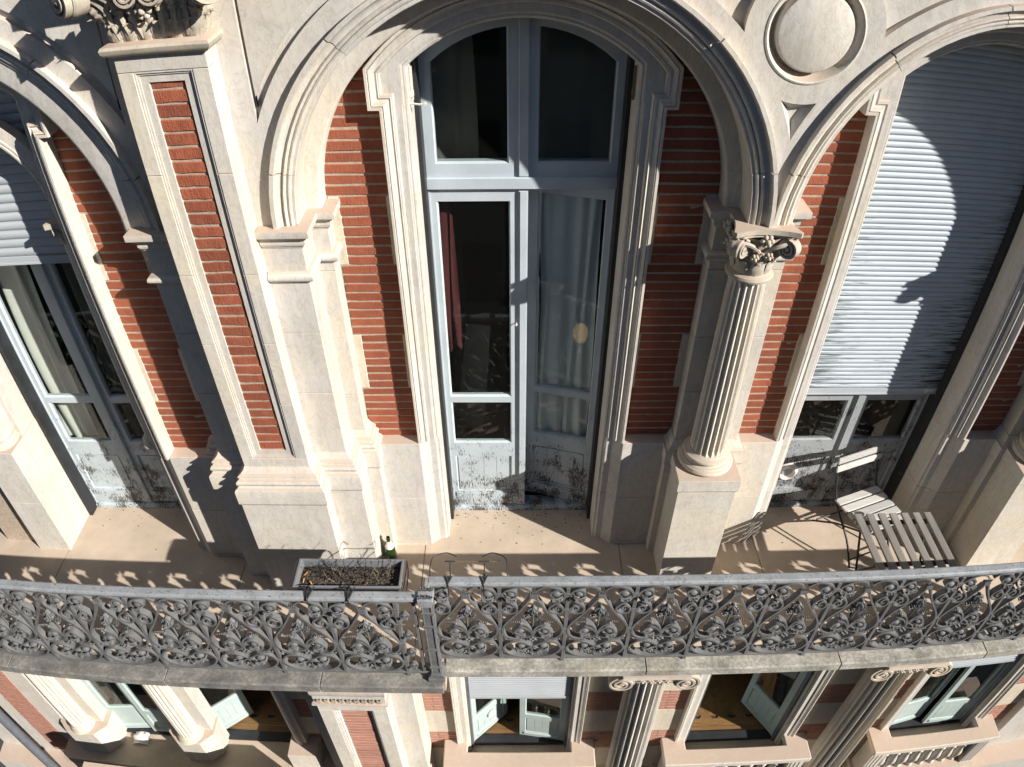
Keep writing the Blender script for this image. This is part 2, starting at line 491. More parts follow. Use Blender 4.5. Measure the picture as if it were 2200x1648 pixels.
class MB:
    """collects vertices and faces of one mesh"""
    def __init__(self):
        self.v, self.f = [], []

    def add(self, vs, fs):
        o = len(self.v)
        self.v += [tuple(p) for p in vs]
        self.f += [tuple(i + o for i in f) for f in fs]
        return self

    def box(self, x0, x1, y0, y1, z0, z1):
        vs = [(x0, y0, z0), (x1, y0, z0), (x1, y1, z0), (x0, y1, z0), (x0, y0, z1), (x1, y0, z1), (x1, y1, z1), (x0, y1, z1)]
        return self.add(vs, [(0, 3, 2, 1), (4, 5, 6, 7), (0, 1, 5, 4), (1, 2, 6, 5), (2, 3, 7, 6), (3, 0, 4, 7)])

    def prism(self, poly, lo, hi, axis='z', T=None):
        """extrude a polygon; axis z: poly is (x, y); y: poly is (x, z); x: poly is (y, z)"""
        n = len(poly)
        def P(a, b, c):
            return {'z': (a, b, c), 'y': (a, c, b), 'x': (c, a, b)}[axis]
        vs = [P(a, b, lo) for a, b in poly] + [P(a, b, hi) for a, b in poly]
        fs = [(i, (i + 1) % n, n + (i + 1) % n, n + i) for i in range(n)]
        tris = tessellate_polygon([[Vector((a, b, 0)) for a, b in poly]])
        for t in tris:
            fs.append(tuple(t))
            fs.append(tuple(n + k for k in reversed(t)))
        return self.add(vs, fs)

    def sweep(self, path, prof, mp, closed=False, caps=True, side=1, vary=None):
        """sweep an open profile (a = offset to the left of the path, b = third axis) with mitred corners"""
        n, m = len(path), len(prof)
        rings = []
        for i, (px, py) in enumerate(path):
            d1 = d2 = None
            if i > 0 or closed:
                ax, ay = path[i - 1]
                l = math.hypot(px - ax, py - ay) or 1e-9
                d1 = ((px - ax) / l, (py - ay) / l)
            if i < n - 1 or closed:
                bx, by = path[(i + 1) % n]
                l = math.hypot(bx - px, by - py) or 1e-9
                d2 = ((bx - px) / l, (by - py) / l)
            d1 = d1 or d2
            d2 = d2 or d1
            n1, n2 = (-d1[1] * side, d1[0] * side), (-d2[1] * side, d2[0] * side)
            den = 1 + n1[0] * n2[0] + n1[1] * n2[1]
            den = max(den, 0.15)
            mx, my = (n1[0] + n2[0]) / den, (n1[1] + n2[1]) / den
            rings.append([mp(px + mx * a, py + my * a, b) for a, b in prof])
        vs = [p for r in rings for p in r]
        fs = []
        segs = n if closed else n - 1
        for i in range(segs):
            j = (i + 1) % n
            for k in range(m - 1):
                fs.append((i * m + k, j * m + k, j * m + k + 1, i * m + k + 1))
        if caps and not closed:
            fs.append(tuple(range(m)))
            fs.append(tuple(range((n - 1) * m, n * m))[::-1])
        return self.add(vs, fs)

    def lathe(self, prof, n=24, at=(0, 0, 0), a0=0.0, a1=2 * pi, axis='z', rad=None):
        """revolve (r, h) about an axis through at; rad(angle, k) may scale the radius"""
        full = abs(a1 - a0 - 2 * pi) < 1e-6
        cnt = n if full else n + 1
        vs, fs = [], []
        m = len(prof)
        for i in range(cnt):
            a = a0 + (a1 - a0) * i / n
            for k, (r, h) in enumerate(prof):
                rr = r * (rad(a, k) if rad else 1)
                c, s = rr * cos(a), rr * sin(a)
                if axis == 'z':
                    vs.append((at[0] + c, at[1] + s, at[2] + h))
                elif axis == 'y':
                    vs.append((at[0] + c, at[1] + h, at[2] + s))
                else:
                    vs.append((at[0] + h, at[1] + c, at[2] + s))
        for i in range(n):
            j = (i + 1) % cnt
            for k in range(m - 1):
                fs.append((i * m + k, j * m + k, j * m + k + 1, i * m + k + 1))
        return self.add(vs, fs)

    def tube(self, pts, r, n=6, r2=None, closed=False):
        """round bar along 3-D points, radius r to r2"""
        pts = [Vector(p) for p in pts]
        m = len(pts)
        vs, fs = [], []
        up = Vector((0.13, 0.21, 0.97))
        for i, p in enumerate(pts):
            d = (pts[min(i + 1, m - 1)] - pts[max(i - 1, 0)])
            if d.length < 1e-9:
                d = Vector((0, 0, 1))
            d.normalize()
            u = d.cross(up)
            if u.length < 1e-3:
                u = d.cross(Vector((1, 0, 0)))
            u.normalize()
            w = d.cross(u)
            rr = r if r2 is None else r + (r2 - r) * i / max(1, m - 1)
            for k in range(n):
                a = 2 * pi * k / n
                vs.append(p + u * (rr * cos(a)) + w * (rr * sin(a)))
        for i in range(m - 1):
            for k in range(n):
                k2 = (k + 1) % n
                fs.append((i * n + k, i * n + k2, (i + 1) * n + k2, (i + 1) * n + k))
        fs.append(tuple(range(n))[::-1])
        fs.append(tuple(range((m - 1) * n, m * n)))
        return self.add(vs, fs)

    def ball(self, c, r, n=10, m=6, sq=(1, 1, 1)):
        vs, fs = [], []
        for j in range(m + 1):
            t = pi * j / m
            for i in range(n):
                a = 2 * pi * i / n
                vs.append((c[0] + r * sq[0] * sin(t) * cos(a), c[1] + r * sq[1] * sin(t) * sin(a), c[2] + r * sq[2] * cos(t)))
        for j in range(m):
            for i in range(n):
                fs.append((j * n + i, (j + 1) * n + i, (j + 1) * n + (i + 1) % n, j * n + (i + 1) % n))
        return self.add(vs, fs)

    def transform(self, M):
        self.v = [tuple(M @ Vector(p)) for p in self.v]
        return self

    def merge(self, other, M=None):
        vs = other.v if M is None else [tuple(M @ Vector(p)) for p in other.v]
        return self.add(vs, other.f)

    def mesh(self, name, mat, smooth=None, bevel=0.0):
        me = bpy.data.meshes.new(name)
        me.from_pydata(self.v, [], self.f)
        bm = bmesh.new()
        bm.from_mesh(me)
        bmesh.ops.remove_doubles(bm, verts=bm.verts, dist=1e-5)
        bmesh.ops.recalc_face_normals(bm, faces=bm.faces)
        if bevel:
            ed = [e for e in bm.edges if len(e.link_faces) == 2 and e.calc_face_angle(0) > 0.6]
            bmesh.ops.bevel(bm, geom=ed, offset=bevel, segments=1, affect='EDGES', clamp_overlap=True)
        if smooth is not None:
            for f in bm.faces:
                f.smooth = True
            for e in bm.edges:
                if len(e.link_faces) == 2 and e.calc_face_angle(0) > smooth:
                    e.smooth = False
        bm.to_mesh(me)
        bm.free()
        me.materials.append(MAT[mat] if isinstance(mat, str) else mat)
        return me

    def build(self, name, mat, parent=None, smooth=None, bevel=0.0, label=None):
        return link(name, self.mesh(name, mat, smooth, bevel), parent, label)

def link(name, me, parent=None, label=None, loc=None, rot=None, scale=None):
    """one mesh object; its vertices are in world space unless loc is given"""
    o = bpy.data.objects.new(name, me)
    COL.objects.link(o)
    if loc is not None:
        o.location = loc
    if rot is not None:
        o.rotation_euler = rot
    if scale is not None:
        o.scale = scale
    if parent is not None:
        o.parent = parent
        o.matrix_parent_inverse = WM[parent.name].inverted()
    WM[o.name] = (Matrix.LocRotScale(o.location, o.rotation_euler, o.scale))
    if label:
        o['label'] = label
    return o
WM = {}

def tag(o, label, cat, group=None):
    o['label'] = label
    o['category'] = cat
    if group:
        o['group'] = group
    return o

def thing(name, label, cat, loc=(0, 0, 0), group=None):
    o = bpy.data.objects.new(name, None)
    o.empty_display_size = 0.1
    o.location = loc
    COL.objects.link(o)
    WM[o.name] = Matrix.Translation(loc)
    return tag(o, label, cat, group)

def node(name, parent, loc=(0, 0, 0), label=None):
    """an Empty that gathers the sub-parts of one part"""
    o = bpy.data.objects.new(name, None)
    o.empty_display_size = 0.05
    o.location = loc
    COL.objects.link(o)
    o.parent = parent
    o.matrix_parent_inverse = WM[parent.name].inverted()
    WM[o.name] = Matrix.Translation(loc)
    if label:
        o['label'] = label
    return o

def structure(o):
    o['kind'] = 'structure'
    return o

def arc(cx, cz, r, a0, a1, n):
    return [(cx + r * cos(a0 + (a1 - a0) * i / n), cz + r * sin(a0 + (a1 - a0) * i / n)) for i in range(n + 1)]

def spline(pts, n=6):
    """Catmull-Rom through 2-D or 3-D points"""
    out = []
    P = [Vector(p) for p in pts]
    P = [P[0] * 2 - P[1]] + P + [P[-1] * 2 - P[-2]]
    for i in range(1, len(P) - 2):
        for k in range(n):
            t = k / n
            a, b, c, d = P[i - 1], P[i], P[i + 1], P[i + 2]
            out.append(0.5 * ((2 * b) + (c - a) * t + (2 * a - 5 * b + 4 * c - d) * t * t + (3 * b - a - 3 * c + d) * t ** 3))
    out.append(P[-2])
    return out

def face_poly(outer, holes, y, mp=lambda a, b, y: (a, y, b)):
    """flat facade face at depth y with holes -> (verts, faces)"""
    loops = [[Vector((a, b, 0)) for a, b in outer]] + [[Vector((a, b, 0)) for a, b in h] for h in holes]
    tris = tessellate_polygon(loops)
    flat = [p for l in loops for p in l]
    return [mp(p.x, p.y, y) for p in flat], [tuple(t) for t in tris]

def strip(loop, y0, y1, closed=True):
    n = len(loop)
    vs = [(a, y0, b) for a, b in loop] + [(a, y1, b) for a, b in loop]
    fs = [(i, (i + 1) % n, n + (i + 1) % n, n + i) for i in range(n if closed else n - 1)]
    return vs, fs

# unit pieces used many times with their own scale ------------------------
def unit_brick(seed):
    rnd = random.Random(seed)
    mb = MB()
    nx = 5
    # front at y = -0.5, slightly wavy hand-made edges
    tops = [0.5 - rnd.uniform(0.0, 0.07) for _ in range(nx)]
    bots = [-0.5 + rnd.uniform(0.0, 0.07) for _ in range(nx)]
    xs = [-0.5 + i / (nx - 1) for i in range(nx)]
    vs, fs = [], []
    for i in range(nx):
        dy = rnd.uniform(-0.04, 0.05)
        vs += [(xs[i], -0.5 + dy, bots[i] + 0.05), (xs[i], -0.5 + dy + rnd.uniform(-0.03, 0.03), tops[i] - 0.05),
               (xs[i], -0.38, tops[i]), (xs[i], 0.5, tops[i]), (xs[i], 0.5, bots[i]), (xs[i], -0.38, bots[i])]
    for i in range(nx - 1):
        for k in range(6):
            k2 = (k + 1) % 6
            if k == 3:
                continue
            fs.append((i * 6 + k, (i + 1) * 6 + k, (i + 1) * 6 + k2, i * 6 + k2))
    fs.append((0, 1, 2, 3, 4, 5))
    e = (nx - 1) * 6
    fs.append((e + 5, e + 4, e + 3, e + 2, e + 1, e))
    return mb.add(vs, fs)
BRICKS = {k: [unit_brick(s).mesh('brick', k) for s in range(7)] for k in ('brick', 'brick_pink')}

def put_brick(parent, x0, x1, y, z0, z1, kind='brick', depth=0.05):
    me = random.choice(BRICKS[kind])
    dx = random.uniform(-0.002, 0.002)
    return link('brick', me, parent, loc=((x0 + x1) / 2 + dx, y + depth / 2 + random.uniform(-0.0025, 0.0025), (z0 + z1) / 2),
                rot=(0, random.uniform(-0.004, 0.004), 0), scale=(x1 - x0, depth, z1 - z0))

# ------------------------------------------------------------------ the building, upper storey
XC, XR, XL = 0.010, 2.695, -3.372        # bay axes
XCOL, XCOL2 = 1.371, 4.025               # column axes
XP = -1.686                              # big pilaster
ZS = 3.125                               # arch springing
ZD = 1.204                               # ledge on the dado
RB = 0.0672                              # brick course
R_OUT, R_SEC, R_TER = 1.369, 1.241, 1.150
Y_SP = -0.33                             # spandrel face

building = thing('building', 'ornate cream limestone and red brick facade with arched windows and balcony', 'building', (0, 0.3, -9.5))

# --- spandrel wall ------------------------------------------------------
wall = MB()
outer = [(-5.3, 5.4), (-5.3, ZS)]
for xc in (XL, XC, XR):
    outer += [(x, z) for x, z in arc(xc, ZS, 1.30 if xc != XR else 1.25, pi, 0, 40)]
outer += [(5.8, ZS), (5.8, 5.4)]
ZT = 5.2
def arc_z(xc, r, x):
    return ZS + sqrt(max(0, r * r - (x - xc) ** 2))
R_P = 1.470
def panel_hole(xc, xv, sgn):
    """recessed spandrel panel between a vertical line xv and the ring of an arch"""
    a_tip = math.atan2(arc_z(xc, R_P, xv) - ZS, xv - xc)
    xt = xc - sgn * 0.12
    return [(xv, ZT), (xt, ZT)] + arc(xc, ZS, R_P, pi / 2 + sgn * 0.082, a_tip, 24)
xg = -1.337
hole_a = panel_hole(XC, xg, 1)
hole_b = panel_hole(XL, 2 * XP - xg, -1)
# round medallion with three sunk spandrel pieces bounded by the two arch rings and the medallion ring
MX, MZ, MR = 1.395, 4.158, 0.236
def meet(c1, r1, c2, r2):
    dx, dz = c2[0] - c1[0], c2[1] - c1[1]
    d = math.hypot(dx, dz)
    a = (r1 * r1 - r2 * r2 + d * d) / (2 * d)
    h = sqrt(max(0, r1 * r1 - a * a))
    mx, mz = c1[0] + a * dx / d, c1[1] + a * dz / d
    return (mx - h * dz / d, mz + h * dx / d), (mx + h * dz / d, mz - h * dx / d)
R_T, R_M = 1.455, 0.350
def arc_between(c, r, p, q, n):
    a0, a1 = math.atan2(p[1] - c[1], p[0] - c[0]), math.atan2(q[1] - c[1], q[0] - c[0])
    while a1 - a0 > pi:
        a1 -= 2 * pi
    while a1 - a0 < -pi:
        a1 += 2 * pi
    return arc(c[0], c[1], r, a0, a1, n)
CC, CR, CM = (XC, ZS), (XR, ZS), (MX, MZ)
R_TR = R_T - 0.05
bot = max(meet(CC, R_T, CR, R_TR), key=lambda p: p[1])
lc = sorted(meet(CC, R_T, CM, R_M), key=lambda p: p[1])
rc = sorted(meet(CR, R_TR, CM, R_M), key=lambda p: p[1])
tri = arc_between(CC, R_T, lc[0], bot, 10)[:-1] + arc_between(CR, R_TR, bot, rc[0], 10)[:-1] + arc_between(CM, R_M, rc[0], lc[0], 10)[:-1]
hole_m = arc(MX, MZ, MR, 0, 2 * pi, 48)[:-1]
def side_tri(c, tip, s, R_T):
    top_m = (MX + s * 0.12, MZ + sqrt(R_M ** 2 - 0.12 ** 2))
    top_c = (c[0] + (0.5 if s < 0 else -0.5), ZS + sqrt(R_T ** 2 - 0.25))
    return arc_between(CM, R_M, tip, top_m, 12) + [(top_m[0], 5.1), (top_c[0], 5.1)] + arc_between(c, R_T, top_c, tip, 14)[:-1]
hole_l, hole_r = side_tri(CC, lc[1], -1, R_T), side_tri(CR, rc[1], 1, R_TR)
holes = [hole_a, hole_b, hole_m, tri, hole_l, hole_r]
wall.add(*face_poly(outer, holes, Y_SP))
for h, d in ((hole_a, 0.035), (hole_b, 0.035), (hole_l, 0.045), (hole_r, 0.045)):
    wall.add(*strip(h, Y_SP, Y_SP + d))
    wall.add(*face_poly(h, [], Y_SP + d))
wall.add(*strip(hole_m, Y_SP, Y_SP + 0.06))
wall.add(*face_poly(hole_m, [], Y_SP + 0.06))
# triangular sinking: sloping sides to a small floor
cx_ = sum(p[0] for p in tri) / len(tri)
cz_ = sum(p[1] for p in tri) / len(tri)
inn = [(cx_ + (a - cx_) * 0.42 - 0.004, cz_ + (b - cz_) * 0.42) for a, b in tri]
n_ = len(tri)
wall.add([(a, Y_SP, b) for a, b in tri] + [(a, Y_SP + 0.045, b) for a, b in inn],
         [(i, (i + 1) % n_, n_ + (i + 1) % n_, n_ + i) for i in range(n_)])
wall.add(*face_poly(inn, [], Y_SP + 0.045))
# top and outer ends of the wall
wall.add([(-5.3, Y_SP, 5.4), (5.8, Y_SP, 5.4), (5.8, 0.2, 5.4), (-5.3, 0.2, 5.4)], [(0, 1, 2, 3)])
wall_o = wall.build('wall', 'stone', building)

# medallion: soft outer rim, sunk ring and a flat raised disc
md = MB()
md.lathe([(0.193, -0.06), (0.193, -0.006), (0.189, 0.002), (0.180, 0.006), (0.0, 0.007)], 56, (MX, Y_SP, MZ), axis='y')
md.v = [(x, 2 * Y_SP - y, z) for x, y, z in md.v]
md.build('medallion_disc', 'stone', wall_o, smooth=0.5)
rim = MB()
rim.lathe([(0.206, 0.058), (0.212, 0.040), (0.226, 0.018), (0.236, -0.003), (0.242, -0.007), (0.250, -0.004), (0.254, 0.004)], 56, (MX, Y_SP, MZ), axis='y')
rim.build('medallion_rim', 'stone', wall_o, smooth=0.6)
# groove that frames the spandrel panels next to the pilaster
for gx, hh in ((xg, hole_a), (2 * XP - xg, hole_b)):
    s = 1 if gx > XP else -1
    z0 = arc_z(XC if s > 0 else XL, R_P, gx) - 0.0
    fil = MB()
    a, b = sorted((gx + s * 0.016, gx + s * 0.40))
    # raised field inside the recess leaves a dark slot along the pilaster
    xc = XC if s > 0 else XL
    pts = [(gx + s * 0.016, arc_z(xc, R_P + 0.02, gx + s * 0.016))]
    pts += [(gx + s * 0.016, ZT - 0.01), (xc - s * 0.2, ZT - 0.01)]
    a_end = math.atan2(arc_z(xc, R_P + 0.045, gx + s * 0.016) - ZS, gx + s * 0.016 - xc)
    pts += arc(xc, ZS, R_P + 0.045, pi / 2 + s * 0.14, a_end, 20)
    fil.prism(pts, Y_SP + 0.012, Y_SP + 0.036, 'y')
    fil.build('spandrel_panel', 'stone', wall_o)

# --- arches -------------------------------------------------------------
ARCHIVOLT = [(0.0, 0.110), (0.0, 0.318), (0.004, 0.322), (0.020, 0.322), (0.024, 0.332), (0.033, 0.336), (0.042, 0.332),
             (0.045, 0.325), (0.050, 0.343), (0.058, 0.348), (0.066, 0.342), (0.069, 0.334), (0.080, 0.336), (0.092, 0.343),
             (0.101, 0.360), (0.105, 0.374), (0.127, 0.374), (0.128, 0.370), (0.128, 0.30)]
INNER_ORDER = [(0.0, -0.06), (0.0, 0.112), (0.006, 0.122), (0.016, 0.126), (0.12, 0.126)]
JOINTS = [180, 166, 133, 104, 76, 47, 14, 0]
def arch(xc, dr=0.0, fwd=0.0):
    R_TER, R_SEC = 1.150 + dr - 0.16 * fwd, 1.241 + dr
    a_o = MB()
    # inner order behind the moulded ring
    path = [(xc - R_TER, 3.11)] + arc(xc, ZS, R_TER, pi, 0, 48) + [(xc + R_TER, 3.11)]
    a_o.sweep(path, [(a * (1 + 2 * fwd), b + fwd) for a, b in INNER_ORDER], M_face)
    root = a_o.build('arch', 'stone', building, smooth=0.7)
    for i in range(len(JOINTS) - 1):
        g = 0.0003
        a0, a1 = radians(JOINTS[i]) - (g if i else 0), radians(JOINTS[i + 1]) + g
        n = max(3, int(abs(a1 - a0) / radians(4)))
        path = arc(xc, ZS, R_SEC, a0, a1, n)
        if i == 0:
            path = [(xc - R_SEC, 3.135 - 0.012)] + path[0:]
        if i == len(JOINTS) - 2:
            path = path + [(xc + R_SEC, 3.135 - 0.012)]
        v = MB()
        jit = random.uniform(-0.0012, 0.0012)
        v.sweep(path, [(a, b + jit) for a, b in ARCHIVOLT], M_face)
        v.build('voussoir', 'stone', root, smooth=0.6)
    return root
for xc in (XL, XC, XR):
    arch(xc, -0.05 if xc == XR else 0.0, 0.188 if xc == XL else 0.0)

# --- piers, pilaster, imposts, pedestals ---------------------------------
IMPOST = [(-0.01, 3.01), (0.004, 3.01), (0.008, 3.022), (0.018, 3.030), (0.018, 3.036), (0.023, 3.040), (0.023, 3.066),
          (0.034, 3.072), (0.043, 3.086), (0.043, 3.092), (0.060, 3.097), (0.062, 3.102), (0.062, 3.138), (-0.01, 3.140)]
NECK = [(-0.01, 2.784), (0.006, 2.784), (0.010, 2.796), (0.026, 2.802), (0.034, 2.815), (0.032, 2.832), (0.022, 2.846), (0.006, 2.856), (-0.01, 2.858)]
BASE = [(-0.01, 1.385), (0.002, 1.385), (0.010, 1.362), (0.030, 1.340), (0.050, 1.328), (0.052, 1.318), (0.042, 1.312), (0.046, 1.300),
        (0.062, 1.290), (0.070, 1.272), (0.066, 1.252), (0.058, 1.244), (0.068, 1.232), (0.084, 1.222), (0.090, ZD), (0.090, 1.085),
        (0.078, 1.062), (0.078, 0.0)]
def shaft(parent, x0, x1, y0, y1, zs, name='stone_block', mat='stone'):
    for a, b in zip(zs[:-1], zs[1:]):
        j = random.uniform(-0.001, 0.001)
        MB().box(x0, x1, y0 + j, y1, a + 0.0012, b - 0.0012).build(name, mat, parent, bevel=0.003)

# the big pilaster with its brick panel
pil = MB()
pil.box(XP - 0.225, XP + 0.225, -0.41, 0.0, 0.0, 5.3)
pil_o = pil.build('pilaster', 'stone', building)
zs = [1.38, 1.95, 2.44, 2.92, 3.52, 4.05]
PW, PO = 0.230, 0.150                       # half width, half panel opening
for a, b in zip([1.36, 1.46] + zs[1:], [1.46] + zs[1:] + [4.13]):
    if b <= 1.461 or a >= 4.049:
        continue
    for s in (-1, 1):
        xa, xb = sorted((XP + s * PO, XP + s * PW))
        MB().box(xa, xb, -0.49 + random.uniform(-.001, .001), -0.40, a + 0.0012, b - 0.0012).build('stone_block', 'stone', pil_o, bevel=0.0025)
MB().box(XP - PW, XP + PW, -0.49, -0.40, 1.36, 1.4588).build('stone_block', 'stone', pil_o, bevel=0.0025)
MB().box(XP - PW, XP + PW, -0.49, -0.40, 4.0512, 4.15).build('stone_block', 'stone', pil_o, bevel=0.0025)
fr = MB()
ring = [(XP - PO, 1.46), (XP + PO, 1.46), (XP + PO, 4.05), (XP - PO, 4.05)]
fr.sweep(ring, [(-0.001, 0.4855), (0.009, 0.4855), (0.0095, 0.480), (0.020, 0.4785), (0.0205, 0.4725), (0.058, 0.470), (0.060, 0.455), (0.060, 0.420)], M_face, closed=True)
fr.build('panel_moulding', 'stone', pil_o, smooth=0.5)
MB().box(XP - 0.095, XP + 0.095, -0.4555, -0.415, 1.50, 4.01).build('mortar_bed', 'mortar', pil_o)
zb, k = 1.522, 0
pb = 0.0738
while zb < 3.99:
    z1 = min(zb + pb - 0.0085, 3.985)
    put_brick(pil_o, XP - 0.088 + random.uniform(-.002, .002), XP + 0.088 + random.uniform(-.002, .002), -0.461, zb, z1)
    zb += pb

def steps(sign):
    """plan points from the pilaster out to the wall, sign +1 right, -1 left"""
    s = sign
    return [(XP + s * 0.230, -0.49), (XP + s * 0.230, -0.349), (XP + s * 0.461, -0.349), (XP + s * 0.461, -0.126), (XP + s * 0.562, -0.126), (XP + s * 0.562, 0.0)]
side_piers = MB()
for s in (1, -1):
    st = steps(s)
    a, b = sorted((st[1][0] - s * 0.02, st[2][0]))
    shaft(pil_o, a, b, -0.349, -0.05, [1.37, 1.93, 2.42, 3.139])
    a, b = sorted((st[3][0] - s * 0.02, st[4][0]))
    shaft(pil_o, a, b, -0.126, 0.0, [1.37, 1.72, 2.21, 2.72, 3.139])
    # impost and necking run round the side piers
    run = st[1:]
    # travelling from the right end to the left keeps the outside on the left-hand side
    path = run[::-1] if s > 0 else run
    MB().sweep(path, IMPOST, M_plan).build('impost', 'stone', pil_o, smooth=0.5)
    MB().sweep(path, NECK, M_plan).build('necking', 'stone', pil_o, smooth=0.8)
full = steps(1)[::-1] + steps(-1)
MB().sweep(full, BASE, M_plan).build('pedestal', 'stone', pil_o, smooth=0.45)

# --- leaves and volutes used on the capitals -------------------------------
def leaf_mesh(w=0.05, h=0.10, curl=0.035, lobes=4, ns=12, nt_=6, belly=0.012):
    vs, fs = [], []
    for i in range(ns + 1):
        s = i / ns
        base = (0.55 + 0.45 * sin(pi * min(1, s * 0.75 + 0.2))) * (1 - 0.75 * max(0, s - 0.75) / 0.25)
        lob = 0.72 + 0.28 * abs(sin(pi * (s * lobes + 0.15)))
        ww = w * base * lob
        up = h * (s if s < 0.8 else 0.8 + (s - 0.8) * 0.35)
        out = belly * sin(pi * s) + curl * max(0, s - 0.55) ** 1.6 / 0.45 ** 1.6
        drop = 0.35 * curl * max(0, s - 0.85) / 0.15
        for j in range(nt_ + 1):
            t = -1 + 2 * j / nt_
            rib = 0.006 * abs(cos(t * pi * 1.5)) - 0.010 * t * t
            vs.append((ww * t, -(out + rib), up - drop))
    for i in range(ns):
        for j in range(nt_):
            a = i * (nt_ + 1) + j
            fs.append((a, a + 1, a + nt_ + 2, a + nt_ + 1))
    mb = MB()
    mb.add(vs, fs)
    mb.add([(x * 0.9, y + 0.012, z) for x, y, z in vs], fs)
    return mb

def volute_mesh(r=0.05, t=0.04, turns=2.3):
    """scroll lying in the x-z plane, facing -y"""
    mb = MB()
    pts, n = [], 40
    for i in range(n + 1):
        k = i / n
        a = pi * 0.5 - turns * 2 * pi * k
        rr = r * (1 - 0.86 * k)
        pts.append((rr * cos(a), rr * sin(a)))
    vs, fs = [], []
    w = r * 0.15
    for i, (x, z) in enumerate(pts):
        l = math.hypot(x, z) or 1
        nx, nz = x / l, z / l
        k = i / n
        d = t * 0.10 * k
        for (o, y) in ((w, 0.0), (w * 0.6, -t * 0.5 - d), (-w * 0.6, -t * 0.5 - d), (-w, 0.0)):
            vs.append((x + nx * o, y, z + nz * o))
    for i in range(n):
        for k in range(3):
            fs.append((i * 4 + k, (i + 1) * 4 + k, (i + 1) * 4 + k + 1, i * 4 + k + 1))
    mb.add(vs, fs)
    mb.lathe([(r * 1.02, t * 0.5), (r * 1.04, -t * 0.1), (r * 0.95, -t * 0.22), (0, -t * 0.15)], 20, axis='y')
    mb.ball((0, -t * 0.35, 0), r * 0.22, 8, 5)
    return mb

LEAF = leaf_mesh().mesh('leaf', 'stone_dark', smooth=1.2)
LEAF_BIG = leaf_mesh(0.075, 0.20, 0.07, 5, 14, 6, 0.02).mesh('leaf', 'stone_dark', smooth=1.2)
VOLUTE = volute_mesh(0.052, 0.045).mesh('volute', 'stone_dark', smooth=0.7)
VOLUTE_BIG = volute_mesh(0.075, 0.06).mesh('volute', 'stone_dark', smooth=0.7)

def rosette_mesh(r=0.03, n=6, d=0.02):
    mb = MB()
    mb.ball((0, -d * 0.6, 0), r * 0.38, 8, 5)
    for k in range(n):
        a = 2 * pi * k / n
        mb.ball((r * 0.62 * cos(a), -d * 0.25, r * 0.62 * sin(a)), r * 0.36, 7, 4, (1, 0.8, 1))
    return mb
ROSETTE_STONE = rosette_mesh(0.042, 6, 0.03).mesh('rosette', 'stone_dark', smooth=1.0)

# capital of the big pilaster
cap = MB()
ASTR = [(-0.01, 4.128), (0.006, 4.128), (0.026, 4.138), (0.040, 4.155), (0.044, 4.172), (0.036, 4.186), (0.012, 4.196), (-0.01, 4.198)]
cap.sweep([(XP + PW, -0.30), (XP + PW, -0.49), (XP - PW, -0.49), (XP - PW, -0.30)], ASTR, M_plan)
cap.box(XP - PW + 0.02, XP + PW - 0.02, -0.468, 0, 4.19, 4.62)
cap.box(XP - 0.36, XP + 0.36, -0.62, 0, 4.60, 4.70)
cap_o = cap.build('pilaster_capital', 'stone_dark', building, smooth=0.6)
for k in range(6):
    x = XP - 0.185 + 0.074 * k
    link('leaf', LEAF_BIG, cap_o, loc=(x, -0.484, 4.19), scale=(0.50, 0.8, 0.60))
for k in range(5):
    x = XP - 0.148 + 0.074 * k
    link('leaf', LEAF_BIG, cap_o, loc=(x, -0.480, 4.20), scale=(0.42, 1.1, 1.05))
for s in (-1, 1):
    for k in range(4):
        link('leaf', LEAF_BIG, cap_o, loc=(XP + s * (PW - 0.006), -0.45 + 0.075 * k, 4.19), rot=(0, 0, s * pi / 2), scale=(0.50, 0.8, 0.60))
    for k in range(3):
        link('leaf', LEAF_BIG, cap_o, loc=(XP + s * (PW - 0.010), -0.41 + 0.08 * k, 4.20), rot=(0, 0, s * pi / 2), scale=(0.45, 1.1, 1.05))
    link('leaf', LEAF_BIG, cap_o, loc=(XP + s * 0.215, -0.475, 4.195), rot=(0, 0, s * pi / 4), scale=(0.5, 1.3, 0.85))
    link('leaf', LEAF_BIG, cap_o, loc=(XP + s * 0.225, -0.49, 4.30), rot=(0.25, 0, s * pi / 4), scale=(0.55, 2.2, 0.75))
    link('volute', VOLUTE_BIG, cap_o, loc=(XP + s * 0.325, -0.585, 4.44), rot=(0, 0, s * pi / 4 * 0.7), scale=(s * 1.15, 1.9, 1.15))
    link('volute', VOLUTE, cap_o, loc=(XP + s * 0.062, -0.545, 4.42), scale=(-s * 1.15, 1.6, 1.15))
    st_ = MB()
    for q in range(3):
        x0 = XP + s * (0.05 + 0.06 * q)
        st_.tube(spline([(x0, -0.485, 4.21), (x0 + s * 0.012, -0.505, 4.28), (x0 + s * 0.02, -0.510, 4.34)], 4), 0.010, 6, 0.016)
        st_.tube([(x0 + s * 0.02, -0.510, 4.335), (x0 + s * 0.02, -0.512, 4.352)], 0.024, 8, 0.022)
        st_.tube(spline([(x0 + s * 0.02, -0.510, 4.34), (x0 + s * 0.05, -0.535, 4.40), (x0 + s * 0.11, -0.57, 4.46)], 4), 0.014, 6, 0.020)
        st_.tube(spline([(x0 + s * 0.02, -0.510, 4.34), (x0 + s * 0.0, -0.53, 4.40), (x0 - s * 0.03, -0.55, 4.47)], 4), 0.012, 6, 0.018)
    st_.build('stalk', 'stone_dark', cap_o, smooth=1.0)
link('rosette', ROSETTE_STONE, cap_o, loc=(XP, -0.53, 4.34), scale=(1.1, 1.3, 1.1))

